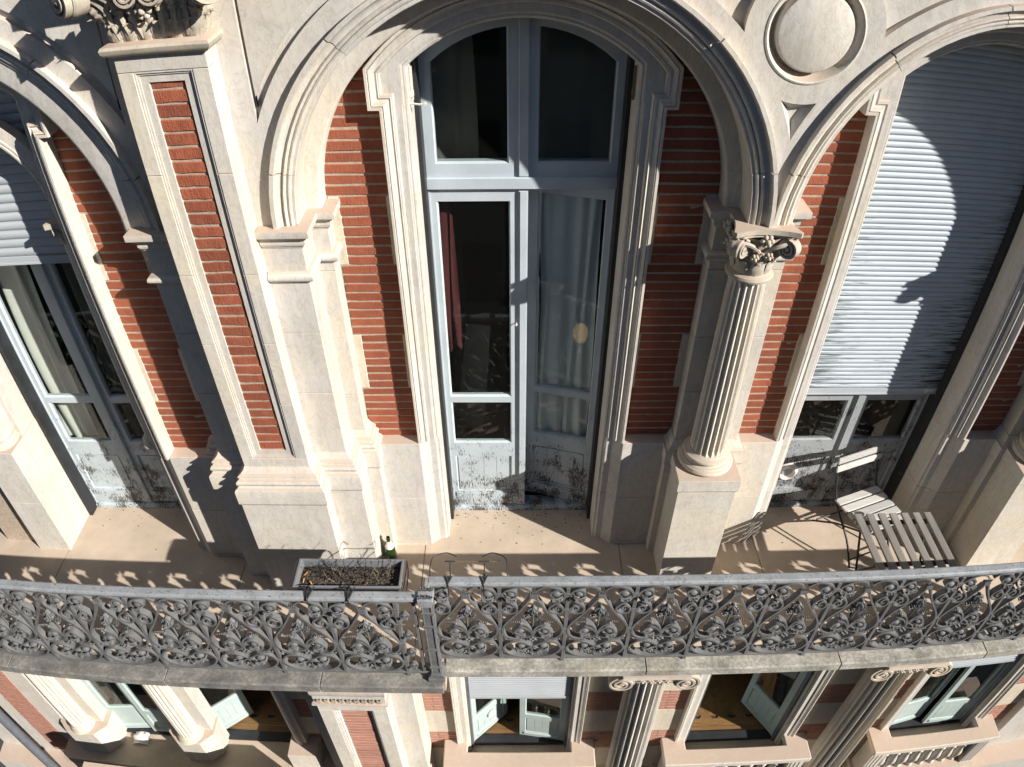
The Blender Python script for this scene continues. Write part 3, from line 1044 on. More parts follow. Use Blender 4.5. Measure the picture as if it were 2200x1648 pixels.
# --- columns ----------------------------------------------------------------
def fluted(mb, x, y, z0, z1, r0, r1, n=20, depth=0.115, fade=0.07):
    zs = [z0, z0 + fade * 0.35, z0 + fade * 0.7, z0 + fade, z0 + (z1 - z0) * 0.35, z0 + (z1 - z0) * 0.7, z1 - fade, z1 - fade * 0.7, z1 - fade * 0.35, z1]
    per = 8
    tot = n * per
    vs, fs = [], []
    for z in zs:
        k = (z - z0) / (z1 - z0)
        r = r0 + (r1 - r0) * (k * k * 0.6 + k * 0.4)
        f = min(1, (z - z0) / fade, (z1 - z) / fade)
        f = sqrt(max(0, 1 - (1 - f) ** 2))
        for i in range(tot):
            a = 2 * pi * i / tot
            u = (i % per) / per
            # narrow fillets between round channels
            w = max(0, 1 - ((u - 0.5) / 0.39) ** 2)
            rr = r * (1 - depth * sqrt(w) * f * 1.25)
            vs.append((x + rr * cos(a), y + rr * sin(a), z))
    m = len(zs)
    for j in range(m - 1):
        for i in range(tot):
            i2 = (i + 1) % tot
            fs.append((j * tot + i, j * tot + i2, (j + 1) * tot + i2, (j + 1) * tot + i))
    mb.add(vs, fs)

def abacus_poly(x, y, h, sag, n=6, cut=0.025):
    pts = []
    cor = [(1, -1), (1, 1), (-1, 1), (-1, -1)]
    for k in range(4):
        a, b = cor[k], cor[(k + 1) % 4]
        ax, ay, bx, by = a[0] * h, a[1] * h, b[0] * h, b[1] * h
        dx, dy = bx - ax, by - ay
        l = math.hypot(dx, dy)
        nx, ny = -dy / l, dx / l
        for i in range(n + 1):
            t = cut / l + (1 - 2 * cut / l) * i / n
            q = sag * (1 - (2 * t - 1) ** 2)
            pts.append((x + ax + dx * t + nx * q, y + ay + dy * t + ny * q))
    return pts

def column(x, with_right=True):
    ycol = -0.255
    xp = x
    x = x - 0.026
    # pier behind the column
    pier = MB().box(xp - 0.228, xp + 0.228, -0.10, 0.0, 0.0, 3.14).build('pier', 'stone', building)
    shaft(pier, xp - 0.234, xp + 0.234, -0.126, 0.0, [1.204, 1.74, 2.21, 2.72, 3.139])
    path = [(xp + 0.234, 0.0), (xp + 0.234, -0.126), (xp - 0.234, -0.126), (xp - 0.234, 0.0)]
    MB().sweep(path, IMPOST, M_plan).build('impost', 'stone', pier, smooth=0.5)
    MB().sweep(path, NECK, M_plan).build('necking', 'stone', pier, smooth=0.8)
    ped = [(-0.01, ZD + 0.075), (0.006, ZD + 0.075), (0.030, ZD + 0.02), (0.052, ZD), (0.066, ZD - 0.002), (0.066, 1.085), (0.056, 1.062), (0.056, 0.0)]
    MB().sweep(path, ped, M_plan).build('pier_plinth', 'stone', pier, smooth=0.4)
    # column on its pedestal
    col = MB()
    fluted(col, x, ycol, 1.335, 2.775, 0.126, 0.110)
    c_o = col.build('column', 'stone', building, smooth=0.55)
    b = MB()
    b.lathe([(0.10, ZD - 0.004), (0.182, ZD), (0.196, ZD + 0.012), (0.200, ZD + 0.028), (0.192, ZD + 0.046), (0.178, ZD + 0.054), (0.174, ZD + 0.062),
             (0.160, ZD + 0.068), (0.154, ZD + 0.080), (0.160, ZD + 0.090), (0.166, ZD + 0.094), (0.172, ZD + 0.104), (0.168, ZD + 0.116),
             (0.156, ZD + 0.122), (0.142, ZD + 0.128), (0.131, ZD + 0.138), (0.110, ZD + 0.14)], 48, (x, ycol, 0))
    b.build('column_base', 'stone_warm', c_o, smooth=0.6)
    hw = 0.227
    p = MB()
    rect = [(x + hw, -0.05), (x + hw, -0.48), (x - hw, -0.48), (x - hw, -0.05)]
    p.box(x - hw, x + hw, -0.48, -0.05, 1.10, ZD)
    p.box(x - hw + 0.015, x + hw - 0.015, -0.465, -0.05, 0.0, 1.085)
    p.sweep(rect, [(-0.02, 1.1005), (0.0, 1.1005), (-0.015, 1.076), (-0.02, 1.076)], M_plan)
    p.build('pedestal', 'stone', c_o, bevel=0.002)
    # composite capital
    k = MB()
    k.lathe([(0.111, 2.765), (0.125, 2.772), (0.138, 2.782), (0.142, 2.796), (0.136, 2.810), (0.120, 2.818), (0.113, 2.824), (0.116, 2.90), (0.126, 2.99), (0.150, 3.06), (0.165, 3.085)], 40, (x, ycol, 0))
    k.prism(abacus_poly(x, ycol + 0.01, 0.205, 0.052), 3.108, 3.138, 'z')
    k.prism(abacus_poly(x, ycol + 0.01, 0.190, 0.050), 3.088, 3.109, 'z')
    cap = k.build('capital', 'stone_dark', c_o, smooth=0.6)
    for q in range(8):
        a = -pi / 2 + 2 * pi * q / 8
        if sin(a) > 0.75:
            continue
        link('leaf', LEAF, c_o, loc=(x + 0.113 * cos(a), ycol + 0.113 * sin(a), 2.828), rot=(0, 0, a + pi / 2), scale=(0.9, 1.0, 1.15))
    for q in range(4):
        a = -pi / 2 + pi / 4 + pi / 2 * q
        if sin(a) > 0.4:
            continue
        # corner scrolls come as pairs with a curling leaf between
        for s in (-1, 1):
            link('volute', VOLUTE, c_o, loc=(x + 0.205 * cos(a) + s * 0.02 * -sin(a), ycol + 0.205 * sin(a) + s * 0.02 * cos(a), 3.03),
                 rot=(0, 0, a + s * pi / 2 * 0.97 + pi / 2), scale=(1.12, 0.9, 1.12))
        link('leaf', LEAF, c_o, loc=(x + 0.125 * cos(a), ycol + 0.125 * sin(a), 2.93), rot=(0, 0, a + pi / 2), scale=(1.0, 2.4, 1.0))
        link('leaf', LEAF, c_o, loc=(x + 0.205 * cos(a), ycol + 0.205 * sin(a), 3.075), rot=(0, 0, a + pi / 2), scale=(0.7, 1.0, 0.35))
    for q in range(4):
        a = -pi / 2 + pi / 2 * q
        if sin(a) > 0.4:
            continue
        link('rosette', ROSETTE_STONE, c_o, loc=(x + 0.165 * cos(a), ycol + 0.165 * sin(a), 3.085), rot=(0, 0, a + pi / 2), scale=(1.0, 1.3, 1.0))
        link('rosette', ROSETTE_STONE, c_o, loc=(x + 0.142 * cos(a + 0.28), ycol + 0.142 * sin(a + 0.28), 2.975), rot=(0.3, 0, a + pi / 2), scale=(0.7, 1.2, 0.7))
        link('rosette', ROSETTE_STONE, c_o, loc=(x + 0.142 * cos(a - 0.28), ycol + 0.142 * sin(a - 0.28), 2.965), rot=(0.3, 0, a + pi / 2), scale=(0.65, 1.2, 0.65))
        link('leaf', LEAF, c_o, loc=(x + 0.120 * cos(a), ycol + 0.120 * sin(a), 2.90), rot=(0, 0, a + pi / 2), scale=(0.8, 1.2, 1.2))
        for s in (-1, 1):
            g = MB()
            aa = a + s * 0.42
            g.tube(spline([(x + 0.13 * cos(a), ycol + 0.13 * sin(a), 2.96), (x + 0.150 * cos(a + s * 0.2), ycol + 0.150 * sin(a + s * 0.2), 3.01),
                           (x + 0.185 * cos(aa), ycol + 0.185 * sin(aa), 3.05), (x + 0.215 * cos(a + s * 0.7), ycol + 0.215 * sin(a + s * 0.7), 3.07)], 5), 0.009, 6, 0.015)
            g.build('stalk', 'stone_dark', c_o, smooth=1.0)
    return c_o
column(XCOL)
column(XCOL2)

# --- brick strips, dado, window surrounds --------------------------------------
ARC_R, ARC_CZ, OPEN = 0.907, 3.218, 0.612
def opening_path(xc, z0, half=OPEN, n=26):
    a1 = math.acos(half / ARC_R)
    return [(xc - half, z0)] + [(xc + x, z) for x, z in arc(0, ARC_CZ, ARC_R, pi - a1, a1, n)] + [(xc + half, z0)]

def bay_infill(xc, sides=(-1, 1), yo=0.0):
    """mortar bed, bricks, quoins and dado of one bay"""
    bed = MB()
    op = opening_path(xc, 0.0, 0.66)
    outl = [(xc - 1.26, 0.0)] + [(xc - 1.26, ZS)] + arc(xc, ZS, 1.19 if xc != XR else 1.14, pi, 0, 30) + [(xc + 1.26, ZS), (xc + 1.26, 0.0)]
    poly = outl + op[::-1]
    bed.add(*face_poly(poly, [], yo + 0.0055))
    root = bed.build('brick_infill', 'mortar', building)
    for s in sides:
        xo, xi = (1.124 if xc != XR else 1.088), 0.765
        for c in range(60):
            z0 = ZD + c * RB + 0.0045
            z1 = z0 + RB - 0.0090
            zm = (z0 + z1) / 2
            a, b = xi, xo
            if 7 <= c < 14 or 22 <= c < 29:
                a, b = xi + 0.036 + random.uniform(-0.004, 0.004), xo - 0.047 + random.uniform(-0.004, 0.004)
            elif c >= 29:
                b = sqrt(max(0, (1.185 if xc != XR else 1.135) ** 2 - (zm - ZS) ** 2))
                a = 0.765 if zm < 3.665 else (0.825 if zm < 3.90 else sqrt(max(0, 1.05 ** 2 - (zm - ARC_CZ) ** 2)))
            if b - a < 0.015:
                break
            p, q = sorted((xc + s * a, xc + s * b))
            put_brick(root, p, q, yo, z0, z1)
        for c0, c1 in ((7, 14), (22, 29)):
            for u0, u1 in ((xi - 0.03, xi + 0.034), (xo - 0.045, xo + 0.02)):
                a, b = sorted((xc + s * u0, xc + s * u1))
                MB().box(a, b, yo - 0.002, yo + 0.05, ZD + c0 * RB + 0.004, ZD + c1 * RB - 0.004).build('quoin', 'stone_warm', root, bevel=0.004)
        # dado under the bricks, splayed towards the window
        pl = [(1.30, 0.03), (1.30, -0.094), (0.757, -0.094), (0.686, -0.036), (0.640, -0.031), (0.628, -0.016), (OPEN, -0.014), (OPEN, 0.34), (0.80, 0.34), (0.80, 0.03)]
        pl = [(xc + s * a, b + (yo if b < 0.2 else 0)) for a, b in pl]
        for z0, z1 in ((0.0, 0.595), (0.5975, ZD)):
            MB().prism(pl, z0, z1, 'z').build('dado_block', 'stone', root, bevel=0.0025)
        MB().box(*sorted((xc + s * 0.80, xc + s * 1.068)), yo - 0.105, yo - 0.09, 0.0, 0.035).build('dado_skirting', 'stone', root)
    return root

def surround(xc, yo=0.0, bold=1.0):
    """moulded window surround with ears and a segmental head"""
    a = MB()
    a.sweep(opening_path(xc, ZD), [(0.0, -0.34), (0.0, 0.006), (0.006, 0.014), (0.014, 0.018), (0.022, 0.016), (0.024, 0.026), (0.034, 0.030),
                                   (0.036, 0.036), (0.094, 0.036)], lambda p, q, c: (p, -c + (yo if c > -0.1 else 0), q))
    root = a.build('window_surround', 'stone', building, smooth=0.5)
    R1 = ARC_R + 0.088
    xe = 0.752
    ze = ARC_CZ + sqrt(R1 * R1 - xe * xe)
    a1 = math.atan2(ze - ARC_CZ, xe)
    path = [(xc - 0.690, ZD), (xc - 0.690, 3.755), (xc - xe, 3.755)] + [(xc + x, z) for x, z in arc(0, ARC_CZ, R1, pi - a1, a1, 26)] + \
           [(xc + xe, 3.755), (xc + 0.690, 3.755), (xc + 0.690, ZD)]
    o = MB()
    o.sweep(path, [(-0.006, 0.030), (0.002, 0.046), (0.010, 0.046), (0.012, 0.052), (0.022, 0.048), (0.034, 0.052), (0.046, 0.062), (0.052, 0.064),
                   (0.056, 0.058), (0.060, 0.066), (0.074, 0.066), (0.076, 0.062), (0.076, -0.03)], lambda p, q, c: (p, yo - c * (bold if c > 0 else 1), q))
    o.build('outer_moulding', 'stone', root, smooth=0.5)
    for s in (-1, 1):  # flat field inside the ears
        p, q = sorted((xc + s * 0.64, xc + s * 0.76))
        MB().box(p, q, yo - 0.0355, yo + 0.02, 3.70, ze + 0.06).build('ear', 'stone', root)
    # carved keystone
    k = MB()
    k.prism([(xc - 0.09, 4.235), (xc + 0.09, 4.235), (xc + 0.11, 4.40), (xc - 0.11, 4.40)], yo - 0.10, yo, 'y')
    k.build('keystone', 'stone', root, bevel=0.004)
    for dx, sc in ((-0.075, 0.62), (0.0, 0.85), (0.075, 0.62)):
        link('leaf', LEAF_BIG, root, loc=(xc + dx, yo - 0.10, 4.41), rot=(0, pi, 0), scale=(sc, 1, sc))
    return root

for xc, sd, yo in ((XC, (-1, 1), 0.0), (XR, (-1, 1), 0.0), (XL, (1,), -0.14)):
    bay_infill(xc, sd, yo)
    surround(xc, yo, 1.9 if yo else 1.27)

# left bay: slender colonnettes carry an inner arch in front of the shutter
for s in (1,):
    xk, yk = XL + s * 0.592, -0.075
    c = MB()
    c.lathe([(0.02, 1.30), (0.047, 1.30), (0.050, 1.8), (0.046, 2.6), (0.043, 2.955), (0.02, 2.955)], 24, (xk, yk, 0))
    co = c.build('colonnette', 'stone', building, smooth=0.6)
    MB().lathe([(0.03, ZD - 0.005), (0.082, ZD), (0.090, ZD + 0.012), (0.086, ZD + 0.026), (0.072, ZD + 0.034), (0.064, ZD + 0.048), (0.070, ZD + 0.058), (0.076, ZD + 0.068), (0.068, ZD + 0.080), (0.055, ZD + 0.090), (0.03, ZD + 0.098)],
               24, (xk, yk, 0)).build('colonnette_base', 'stone_warm', co, smooth=0.7)
    k = MB()
    k.lathe([(0.03, 2.945), (0.056, 2.95), (0.058, 2.962), (0.048, 2.970), (0.050, 3.02), (0.066, 3.065), (0.03, 3.07)], 20, (xk, yk, 0))
    k.prism(abacus_poly(xk, yk, 0.092, 0.020, cut=0.012), 3.065, 3.10, 'z')
    k.build('colonnette_capital', 'stone_dark', co, smooth=0.6)
    for q in range(4):
        a = -pi / 4 + pi / 2 * q - pi / 2
        link('volute', VOLUTE, co, loc=(xk + 0.072 * cos(a), yk + 0.072 * sin(a), 3.035), rot=(0, 0, a + pi / 2), scale=(0.55, 0.55, 0.55))
        link('leaf', LEAF, co, loc=(xk + 0.046 * cos(a + pi / 4), yk + 0.046 * sin(a + pi / 4), 2.965), rot=(0, 0, a + pi / 4 + pi / 2), scale=(0.55, 0.6, 0.8))
ia = MB()
ia.sweep([(XL - 0.565, 3.10)] + arc(XL, 3.16, 0.565, pi, 0, 30) + [(XL + 0.565, 3.10)],
         [(0.0, -0.10), (0.0, 0.095), (0.008, 0.105), (0.022, 0.107), (0.026, 0.098), (0.032, 0.104), (0.046, 0.104), (0.05, 0.10), (0.12, 0.098), (0.12, 0.02)], M_face)
ia.build('inner_arch', 'stone', building, smooth=0.6)

# stout pier with a round column at the far left
pb_ = MB()
pb_.prism([(-4.245, -0.222), (-3.935, -0.222), (-3.935, 0.30), (-4.245, 0.30)], 0.0, 0.62, 'z')
pb_.prism([(-4.245, -0.222), (-3.935, -0.222), (-3.935, 0.30), (-4.245, 0.30)], 0.623, ZD, 'z')
pbo = pb_.build('pier_block', 'stone', building, bevel=0.003)
MB().box(-4.235, -3.945, -0.02, 0.30, ZD, 3.6).build('pier_shaft', 'stone', pbo)
MB().lathe([(0.05, 1.34), (0.105, 1.34), (0.110, 1.9), (0.100, 3.0), (0.05, 3.0)], 28, (-4.09, -0.08, 0)).build('pier_column', 'stone', pbo, smooth=0.6)
MB().lathe([(0.05, ZD - 0.003), (0.136, ZD), (0.144, ZD + 0.014), (0.138, ZD + 0.036), (0.122, ZD + 0.046), (0.116, ZD + 0.064), (0.126, ZD + 0.080), (0.128, ZD + 0.098), (0.114, ZD + 0.112), (0.105, ZD + 0.14), (0.05, ZD + 0.141)],
           32, (-4.09, -0.08, 0)).build('pier_column_base', 'stone_warm', pbo, smooth=0.7)

# ------------------------------------------------------------------ french windows
def inset(loop, d):
    """shrink a convex-ish loop towards its middle by about d"""
    cx = sum(p[0] for p in loop) / len(loop)
    cz = sum(p[1] for p in loop) / len(loop)
    w = max(abs(p[0] - cx) for p in loop)
    h = max(abs(p[1] - cz) for p in loop)
    return [(cx + (a - cx) * (1 - d / w), cz + (b - cz) * (1 - d / h)) for a, b in loop]

def framed(mb, outer, holes, y0, y1, bead=0.009):
    """a board with openings whose edges slope in, front at y0 and back at y1"""
    mb.add(*face_poly(outer, holes, y0))
    mb.add(*face_poly(outer, [inset(h, bead) for h in holes], y1))
    mb.add(*strip(outer, y0, y1))
    for h in holes:
        i = inset(h, bead)
        n = len(h)
        mb.add([(a, y0, b) for a, b in h] + [(a, y0 + 0.016, b) for a, b in i] + [(a, y1, b) for a, b in i],
               [(k, (k + 1) % n, n + (k + 1) % n, n + k) for k in range(n)] + [(n + k, n + (k + 1) % n, 2 * n + (k + 1) % n, 2 * n + k) for k in range(n)])

def rect(x0, x1, z0, z1):
    return [(x0, z0), (x1, z0), (x1, z1), (x0, z1)]

def leaf(parent, hinge, sgn, ang, w, z0, z1, paint, bars=((0.82, 1.262), (1.32, 2.96)), panel=(0.225, 0.665), batten=False, shed=0.045, meet=0.085, open_in=True):
    """one leaf; local x runs from the hinge, sgn is the side it closes towards"""
    hx, hy = hinge
    T = Matrix.Translation((hx, hy, 0)) @ Matrix.Rotation(sgn * ang, 4, 'Z') @ Matrix.Scale(sgn, 4, (1, 0, 0))
    m = MB()
    hs = [rect(shed, w - meet, a, b) for a, b in bars] + [rect(shed, w - meet, *panel)]
    framed(m, rect(0, w, z0, z1), hs, 0.0, 0.042)
    lf = m.transform(T).build('leaf', paint, parent)
    for a, b in bars:
        g = MB().box(shed - 0.002, w - meet + 0.002, 0.018, 0.022, a - 0.002, b + 0.002)
        g.transform(T).build('pane', 'glass', parent)
    p = MB()
    a, b = panel
    q = (w - meet - shed)
    p.box(shed, w - meet, 0.016, 0.026, a, b)
    n = 4
    for k in range(n):          # tongue-and-groove boards, a hair apart
        x0 = shed + 0.02 + (q - 0.04) * k / n
        x1 = shed + 0.02 + (q - 0.04) * (k + 1) / n - 0.0025
        p.box(x0, x1, 0.009, 0.02, a + 0.018, b - 0.018)
    p.transform(T).build('bottom_panel', paint, parent)
    r = MB()
    r.box(shed - 0.01, w - meet + 0.01, -0.012, 0.004, a - 0.055, a - 0.012)
    r.transform(T).build('weather_bar', paint, parent)
    if batten:
        t = MB()
        t.box(w - 0.030, w + 0.028, -0.016, 0.004, z0 + 0.01, z1 - 0.005)
        t.box(w - 0.022, w + 0.020, -0.022, -0.012, z0 + 0.02, z1 - 0.01)
        t.transform(T).build('meeting_batten', paint, parent)
    return lf

def french_window(xc, label, paint='paint', half=0.585, yf=0.310, open_right=0.0, top_light=True, dz=0.0, zt=3.045):
    m = MB()
    y0, y1 = yf - 0.012, yf + 0.05
    if top_light:
        a1 = math.acos(min(1, half / ARC_R))
        outer = [(xc - half - 0.05, zt), (xc + half + 0.05, zt), (xc + half + 0.05, 3.9)] + [(xc + x, z) for x, z in arc(0, ARC_CZ, ARC_R + 0.05, a1 - 0.03, pi - a1 + 0.03, 22)] + [(xc - half - 0.05, 3.9)]
        gl = []
        for s in (-1, 1):
            ta = [(xc + 0.006 + s * u, ARC_CZ - 0.02 + sqrt(0.82 ** 2 - u * u)) for u in (0.085, 0.16, 0.24, 0.32, 0.40, 0.47, 0.535)]
            h = [(xc + 0.006 + s * 0.085, 3.215)] + ta + [(xc + 0.006 + s * 0.535, 3.215)]
            gl.append(h if s < 0 else h[::-1])
        framed(m, outer, gl, y0, y1)
    root = m.build('french_window', 'paint_up' if top_light else paint, building, label=label)
    if top_light:
        for h in gl:
            g = MB()
            g.prism(inset(h, 0.003), y0 + 0.020, y0 + 0.024, 'y')
            g.build('pane', 'glass', root)
        t = MB()
        t.box(xc - half - 0.03, xc + half + 0.03, y0 - 0.022, y0 + 0.002, 3.052, 3.132)
        t.build('transom', 'paint_up', root, bevel=0.006)
        t = MB()
        t.box(xc - 0.020, xc + 0.040, y0 - 0.020, y0 + 0.002, 3.136, 4.06)
        t.build('mullion_batten', 'paint_up', root, bevel=0.004)
    for s in (-1, 1):
        p, q = sorted((xc + s * (half - 0.006), xc + s * (half + 0.07)))
        MB().box(p, q, y0 + 0.001, y1, 0.03, zt + 0.01).build('jamb_post', paint, root)
        p, q = sorted((xc + s * (half + 0.001), xc + s * (half + 0.030)))
        MB().box(p, q, yf - 0.13, yf - 0.013, 0.0, 4.1).build('shutter_track', 'black_metal', root)
    th = MB()
    th.prism([(yf - 0.03, 0.0), (yf - 0.03, 0.03), (yf - 0.005, 0.048), (yf + 0.10, 0.055), (yf + 0.10, 0.0)], xc - half, xc + half, 'x')
    th.build('threshold', paint, root)
    w = half + 0.008
    leaf(root, (xc - half, yf), 1, 0.0, w + 0.004, 0.06, zt - 0.003, paint, batten=True)
    leaf(root, (xc + half, yf), -1, open_right, w - 0.012, 0.06, zt - 0.003, paint if paint != 'paint_mixed' else 'paint_dark')
    return root

fw_c = french_window(XC, 'blue-grey french window with flaking paint, right leaf ajar', open_right=radians(15.5))
h_ = MB()
h_.lathe([(0.0, -0.03), (0.007, -0.028), (0.008, -0.012), (0.004, -0.008), (0.004, 0.004)], 10, (XC - 0.035, 0.298, 2.02), axis='y')
h_.build('knob', 'label_paper', fw_c, smooth=1.0)
fw_r = french_window(XR, 'weathered french window half hidden by the lowered shutter', paint='paint_dark', top_light=False, zt=3.9, yf=0.315)
fw_l = french_window(XL, 'blue-grey french window with flaking paint in the left bay', half=0.525, top_light=False, zt=3.9)
# round white vent set into the left leaf of the shuttered window
vt = MB()
vt.lathe([(0.062, 0.03), (0.062, -0.030), (0.066, -0.036), (0.070, -0.036), (0.074, -0.012), (0.098, -0.010), (0.100, 0.002), (0.062, 0.002)], 36, (2.315, 0.315, 0.445), axis='y')
vt.build('vent_pipe', 'pvc', fw_r, smooth=0.6)
MB().lathe([(0.062, 0.02), (0.0, 0.022)], 24, (2.315, 0.315, 0.445), axis='y').build('vent_throat', 'interior_wall', fw_r)
# shutter catches on the reveals of the middle window
for s, x in ((-1, XC - OPEN + 0.008), (1, XC + OPEN - 0.008)):
    c = MB()
    c.box(x - 0.006, x + 0.006, 0.075, 0.10, 3.68, 3.86)
    c.box(x - 0.008, x + 0.008, 0.070, 0.105, 3.70, 3.73)
    c.build('shutter_catch', 'brass' if s > 0 else 'cream_paper', fw_c)
c = MB()
c.tube([(XC - OPEN, 0.03, 3.68), (XC - OPEN + 0.05, 0.025, 3.675), (XC - OPEN + 0.075, 0.025, 3.678)], 0.006, 6)
c.lathe([(0.0, -0.006), (0.011, -0.005), (0.011, 0.005), (0.0, 0.006)], 10, (XC - OPEN + 0.08, 0.025, 3.678), axis='y')
c.build('shutter_hook', 'cream_paper', fw_c)

# ------------------------------------------------------------------ roller shutters
def slat_mesh(w, h, mat):
    m = MB()
    prof = [(0.0, 0.0), (-0.004, h * 0.06), (-0.009, h * 0.30), (-0.010, h * 0.52), (-0.007, h * 0.78), (-0.0025, h * 0.90), (-0.0025, h * 0.97), (0.001, h * 0.985), (0.004, h * 0.5)]
    m.prism(prof, -w / 2, w / 2, 'x')
    return m.mesh('slat', mat, smooth=0.7)
def shutter(xc, y, z0, z1, half, pitch, mat, label, bar_h=0.055):
    root = thing('roller_shutter', label, 'shutter', (xc, y, z0), 'roller shutters of the upper windows')
    me = slat_mesh(2 * half, pitch, mat)
    z = z0 + bar_h
    while z < z1:
        link('slat', me, root, loc=(xc, y + random.uniform(-0.0012, 0.0012), z), rot=(random.uniform(-0.02, 0.02), 0, 0))
        z += pitch
    b = MB()
    b.prism([(-0.012, 0.0), (-0.012, bar_h - 0.003), (0.006, bar_h - 0.003), (0.006, 0.0)], xc - half, xc + half, 'x')
    b.box(xc - half, xc + half, -0.016, -0.010, -0.004, 0.008)
    b.v = [(a, b2 + y, c2 + z0) for a, b2, c2 in b.v]
    b.build('bottom_bar', mat if mat != 'shutter' else 'shutter_clean', root)
    for s in (-1, 1):
        t = MB()
        t.prism([(xc + s * (half - 0.10), z0 + 0.02), (xc + s * (half - 0.05), z0 + 0.02), (xc + s * (half - 0.03), z0 + 0.05), (xc + s * (half - 0.085), z0 + 0.05)], y - 0.026, y - 0.011, 'y')
        t.build('stop', 'cream_paper' if mat == 'shutter' else mat, root)
    return root
shutter(XR, 0.262, 1.385, 4.15, 0.586, 0.0402, 'shutter', 'pale blue roller shutter with black soot streaks in the right window')
shutter(XL, 0.06, 2.72, 3.96, 0.560, 0.064, 'shutter_clean', 'grey roller shutter half raised behind the colonnette arch')

# ------------------------------------------------------------------ rooms behind the windows
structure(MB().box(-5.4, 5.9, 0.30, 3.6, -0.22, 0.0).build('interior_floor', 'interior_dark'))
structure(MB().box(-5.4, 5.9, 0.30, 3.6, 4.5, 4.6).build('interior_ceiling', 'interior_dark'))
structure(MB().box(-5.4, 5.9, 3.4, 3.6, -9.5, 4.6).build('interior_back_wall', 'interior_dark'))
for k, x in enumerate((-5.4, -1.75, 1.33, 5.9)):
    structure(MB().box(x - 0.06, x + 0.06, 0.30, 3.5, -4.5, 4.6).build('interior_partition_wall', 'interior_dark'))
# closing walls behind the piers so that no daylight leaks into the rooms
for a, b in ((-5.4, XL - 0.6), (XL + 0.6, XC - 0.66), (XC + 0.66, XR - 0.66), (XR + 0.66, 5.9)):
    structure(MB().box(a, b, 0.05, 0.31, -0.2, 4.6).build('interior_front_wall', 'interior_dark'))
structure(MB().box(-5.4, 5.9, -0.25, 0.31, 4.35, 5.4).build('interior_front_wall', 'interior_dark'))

# boards of the right-hand room
pq = thing('parquet_floor', 'warm oak boards catching the sun inside the shuttered window', 'floor', (2.9, 0.8, 0.002))
pme = MB().box(-0.06, 0.06, -0.45, 0.45, -0.006, 0.006).mesh('plank', 'parquet')
for i in range(12):
    link('plank', pme, pq, loc=(2.05 + i * 0.123, 0.82, 0.008), rot=(0, 0, 0))
    link('plank', pme, pq, loc=(2.05 + i * 0.123, 1.725, 0.008), rot=(0, 0, 0))

# sheer curtain behind the ajar leaf
def curtain(name, label, xs, y, ztop, zbot, amp, folds, mat, skew=0.0, cat='curtain', taper=None):
    m = MB()
    nu, nv = 60, 30
    vs, fs = [], []
    for j in range(nv + 1):
        v = j / nv
        z = ztop + (zbot - ztop) * v
        for i in range(nu + 1):
            u = i / nu
            t = taper(v) if taper else (0, 1)
            uu = t[0] + (t[1] - t[0]) * u
            x = xs[0] + (xs[1] - xs[0]) * uu
            ph = 2 * pi * folds * u + 1.3 * sin(3 * v) + 0.5 * sin(9 * u)
            yy = y + amp * sin(ph) * (0.5 + 0.5 * v) + skew * uu + (0.012 * sin(5 * v + 7 * u))
            zz = z - (0.05 * sin(7 * u) * v if j == nv else 0)
            vs.append((x + 0.012 * sin(4 * v + 11 * u), yy, zz))
    for j in range(nv):
        for i in range(nu):
            a = j * (nu + 1) + i
            fs.append((a, a + 1, a + nu + 2, a + nu + 1))
    m.add(vs, fs)
    return tag(m.build(name, mat, smooth=3.0), label, cat)
curtain('curtain', 'sheer white curtain hanging behind the ajar leaf of the middle window', (0.09, 0.56), 0.505, 3.0, 0.62, 0.022, 4.2, 'curtain', skew=-0.11,
        taper=lambda v: (0.02 + 0.12 * v + 0.05 * sin(5 * v), 0.98 - 0.03 * v))
curtain('curtain', 'ochre curtain drawn behind the right leaf of the left window', (-3.32, -2.86), 0.43, 3.4, 0.1, 0.03, 3.2, 'curtain_ochre')
curtain('curtain', 'ochre curtain hanging behind the left leaf of the left window', (-3.93, -3.56), 0.46, 3.4, 0.75, 0.03, 2.2, 'cream_paper',
        taper=lambda v: (0.0, 1.0 - 0.35 * v))
curtain('curtain', 'dark red curtain at the left edge of the middle window', (-0.56, -0.44), 0.45, 3.0, 1.7, 0.02, 2.0, 'red_cloth')
# small woven pendant lamp seen through the curtain
lp = MB()
lp.ball((0.50, 0.86, 1.52), 0.062, 14, 10, (1, 1, 1.5))
tag(lp.build('pendant_lamp', 'lamp', smooth=3.0), 'small glowing oval lamp seen through the white curtain', 'lamp')
# large sheet of card leaning inside the left pane
cp = MB()
cp.prism([(-0.52, 0.85), (-0.30, 0.62), (-0.22, 1.78), (-0.40, 1.80)], 0.60, 0.61, 'y')
tag(cp.build('leaning_board', 'interior_wall'), 'grey board leaning inside the lower left pane of the middle window', 'board')

# iron eye in the reveal of the shuttered window
eb = MB()
ex, ey, ez = XR + OPEN, 0.20, 0.52
eb.tube([(ex, ey, ez), (ex - 0.02, ey, ez)], 0.003, 6)
eb.tube([(ex - 0.03 + 0.0, ey + 0.012 * cos(a), ez + 0.012 * sin(a)) for a in [2 * pi * k / 12 for k in range(13)]], 0.003, 5)
eb.build('eye_bolt', 'brass', fw_r)

# dim net blinds behind the upper lights of the middle window
curtain('blind', 'dim brown blind behind the upper right light of the middle window', (0.06, 0.62), 0.47, 4.2, 3.12, 0.004, 3.0, 'interior_wall')
curtain('blind', 'dim brown blind with a fold behind the upper left light of the middle window', (-0.60, -0.27), 0.47, 4.2, 3.12, 0.012, 2.5, 'interior_wall')

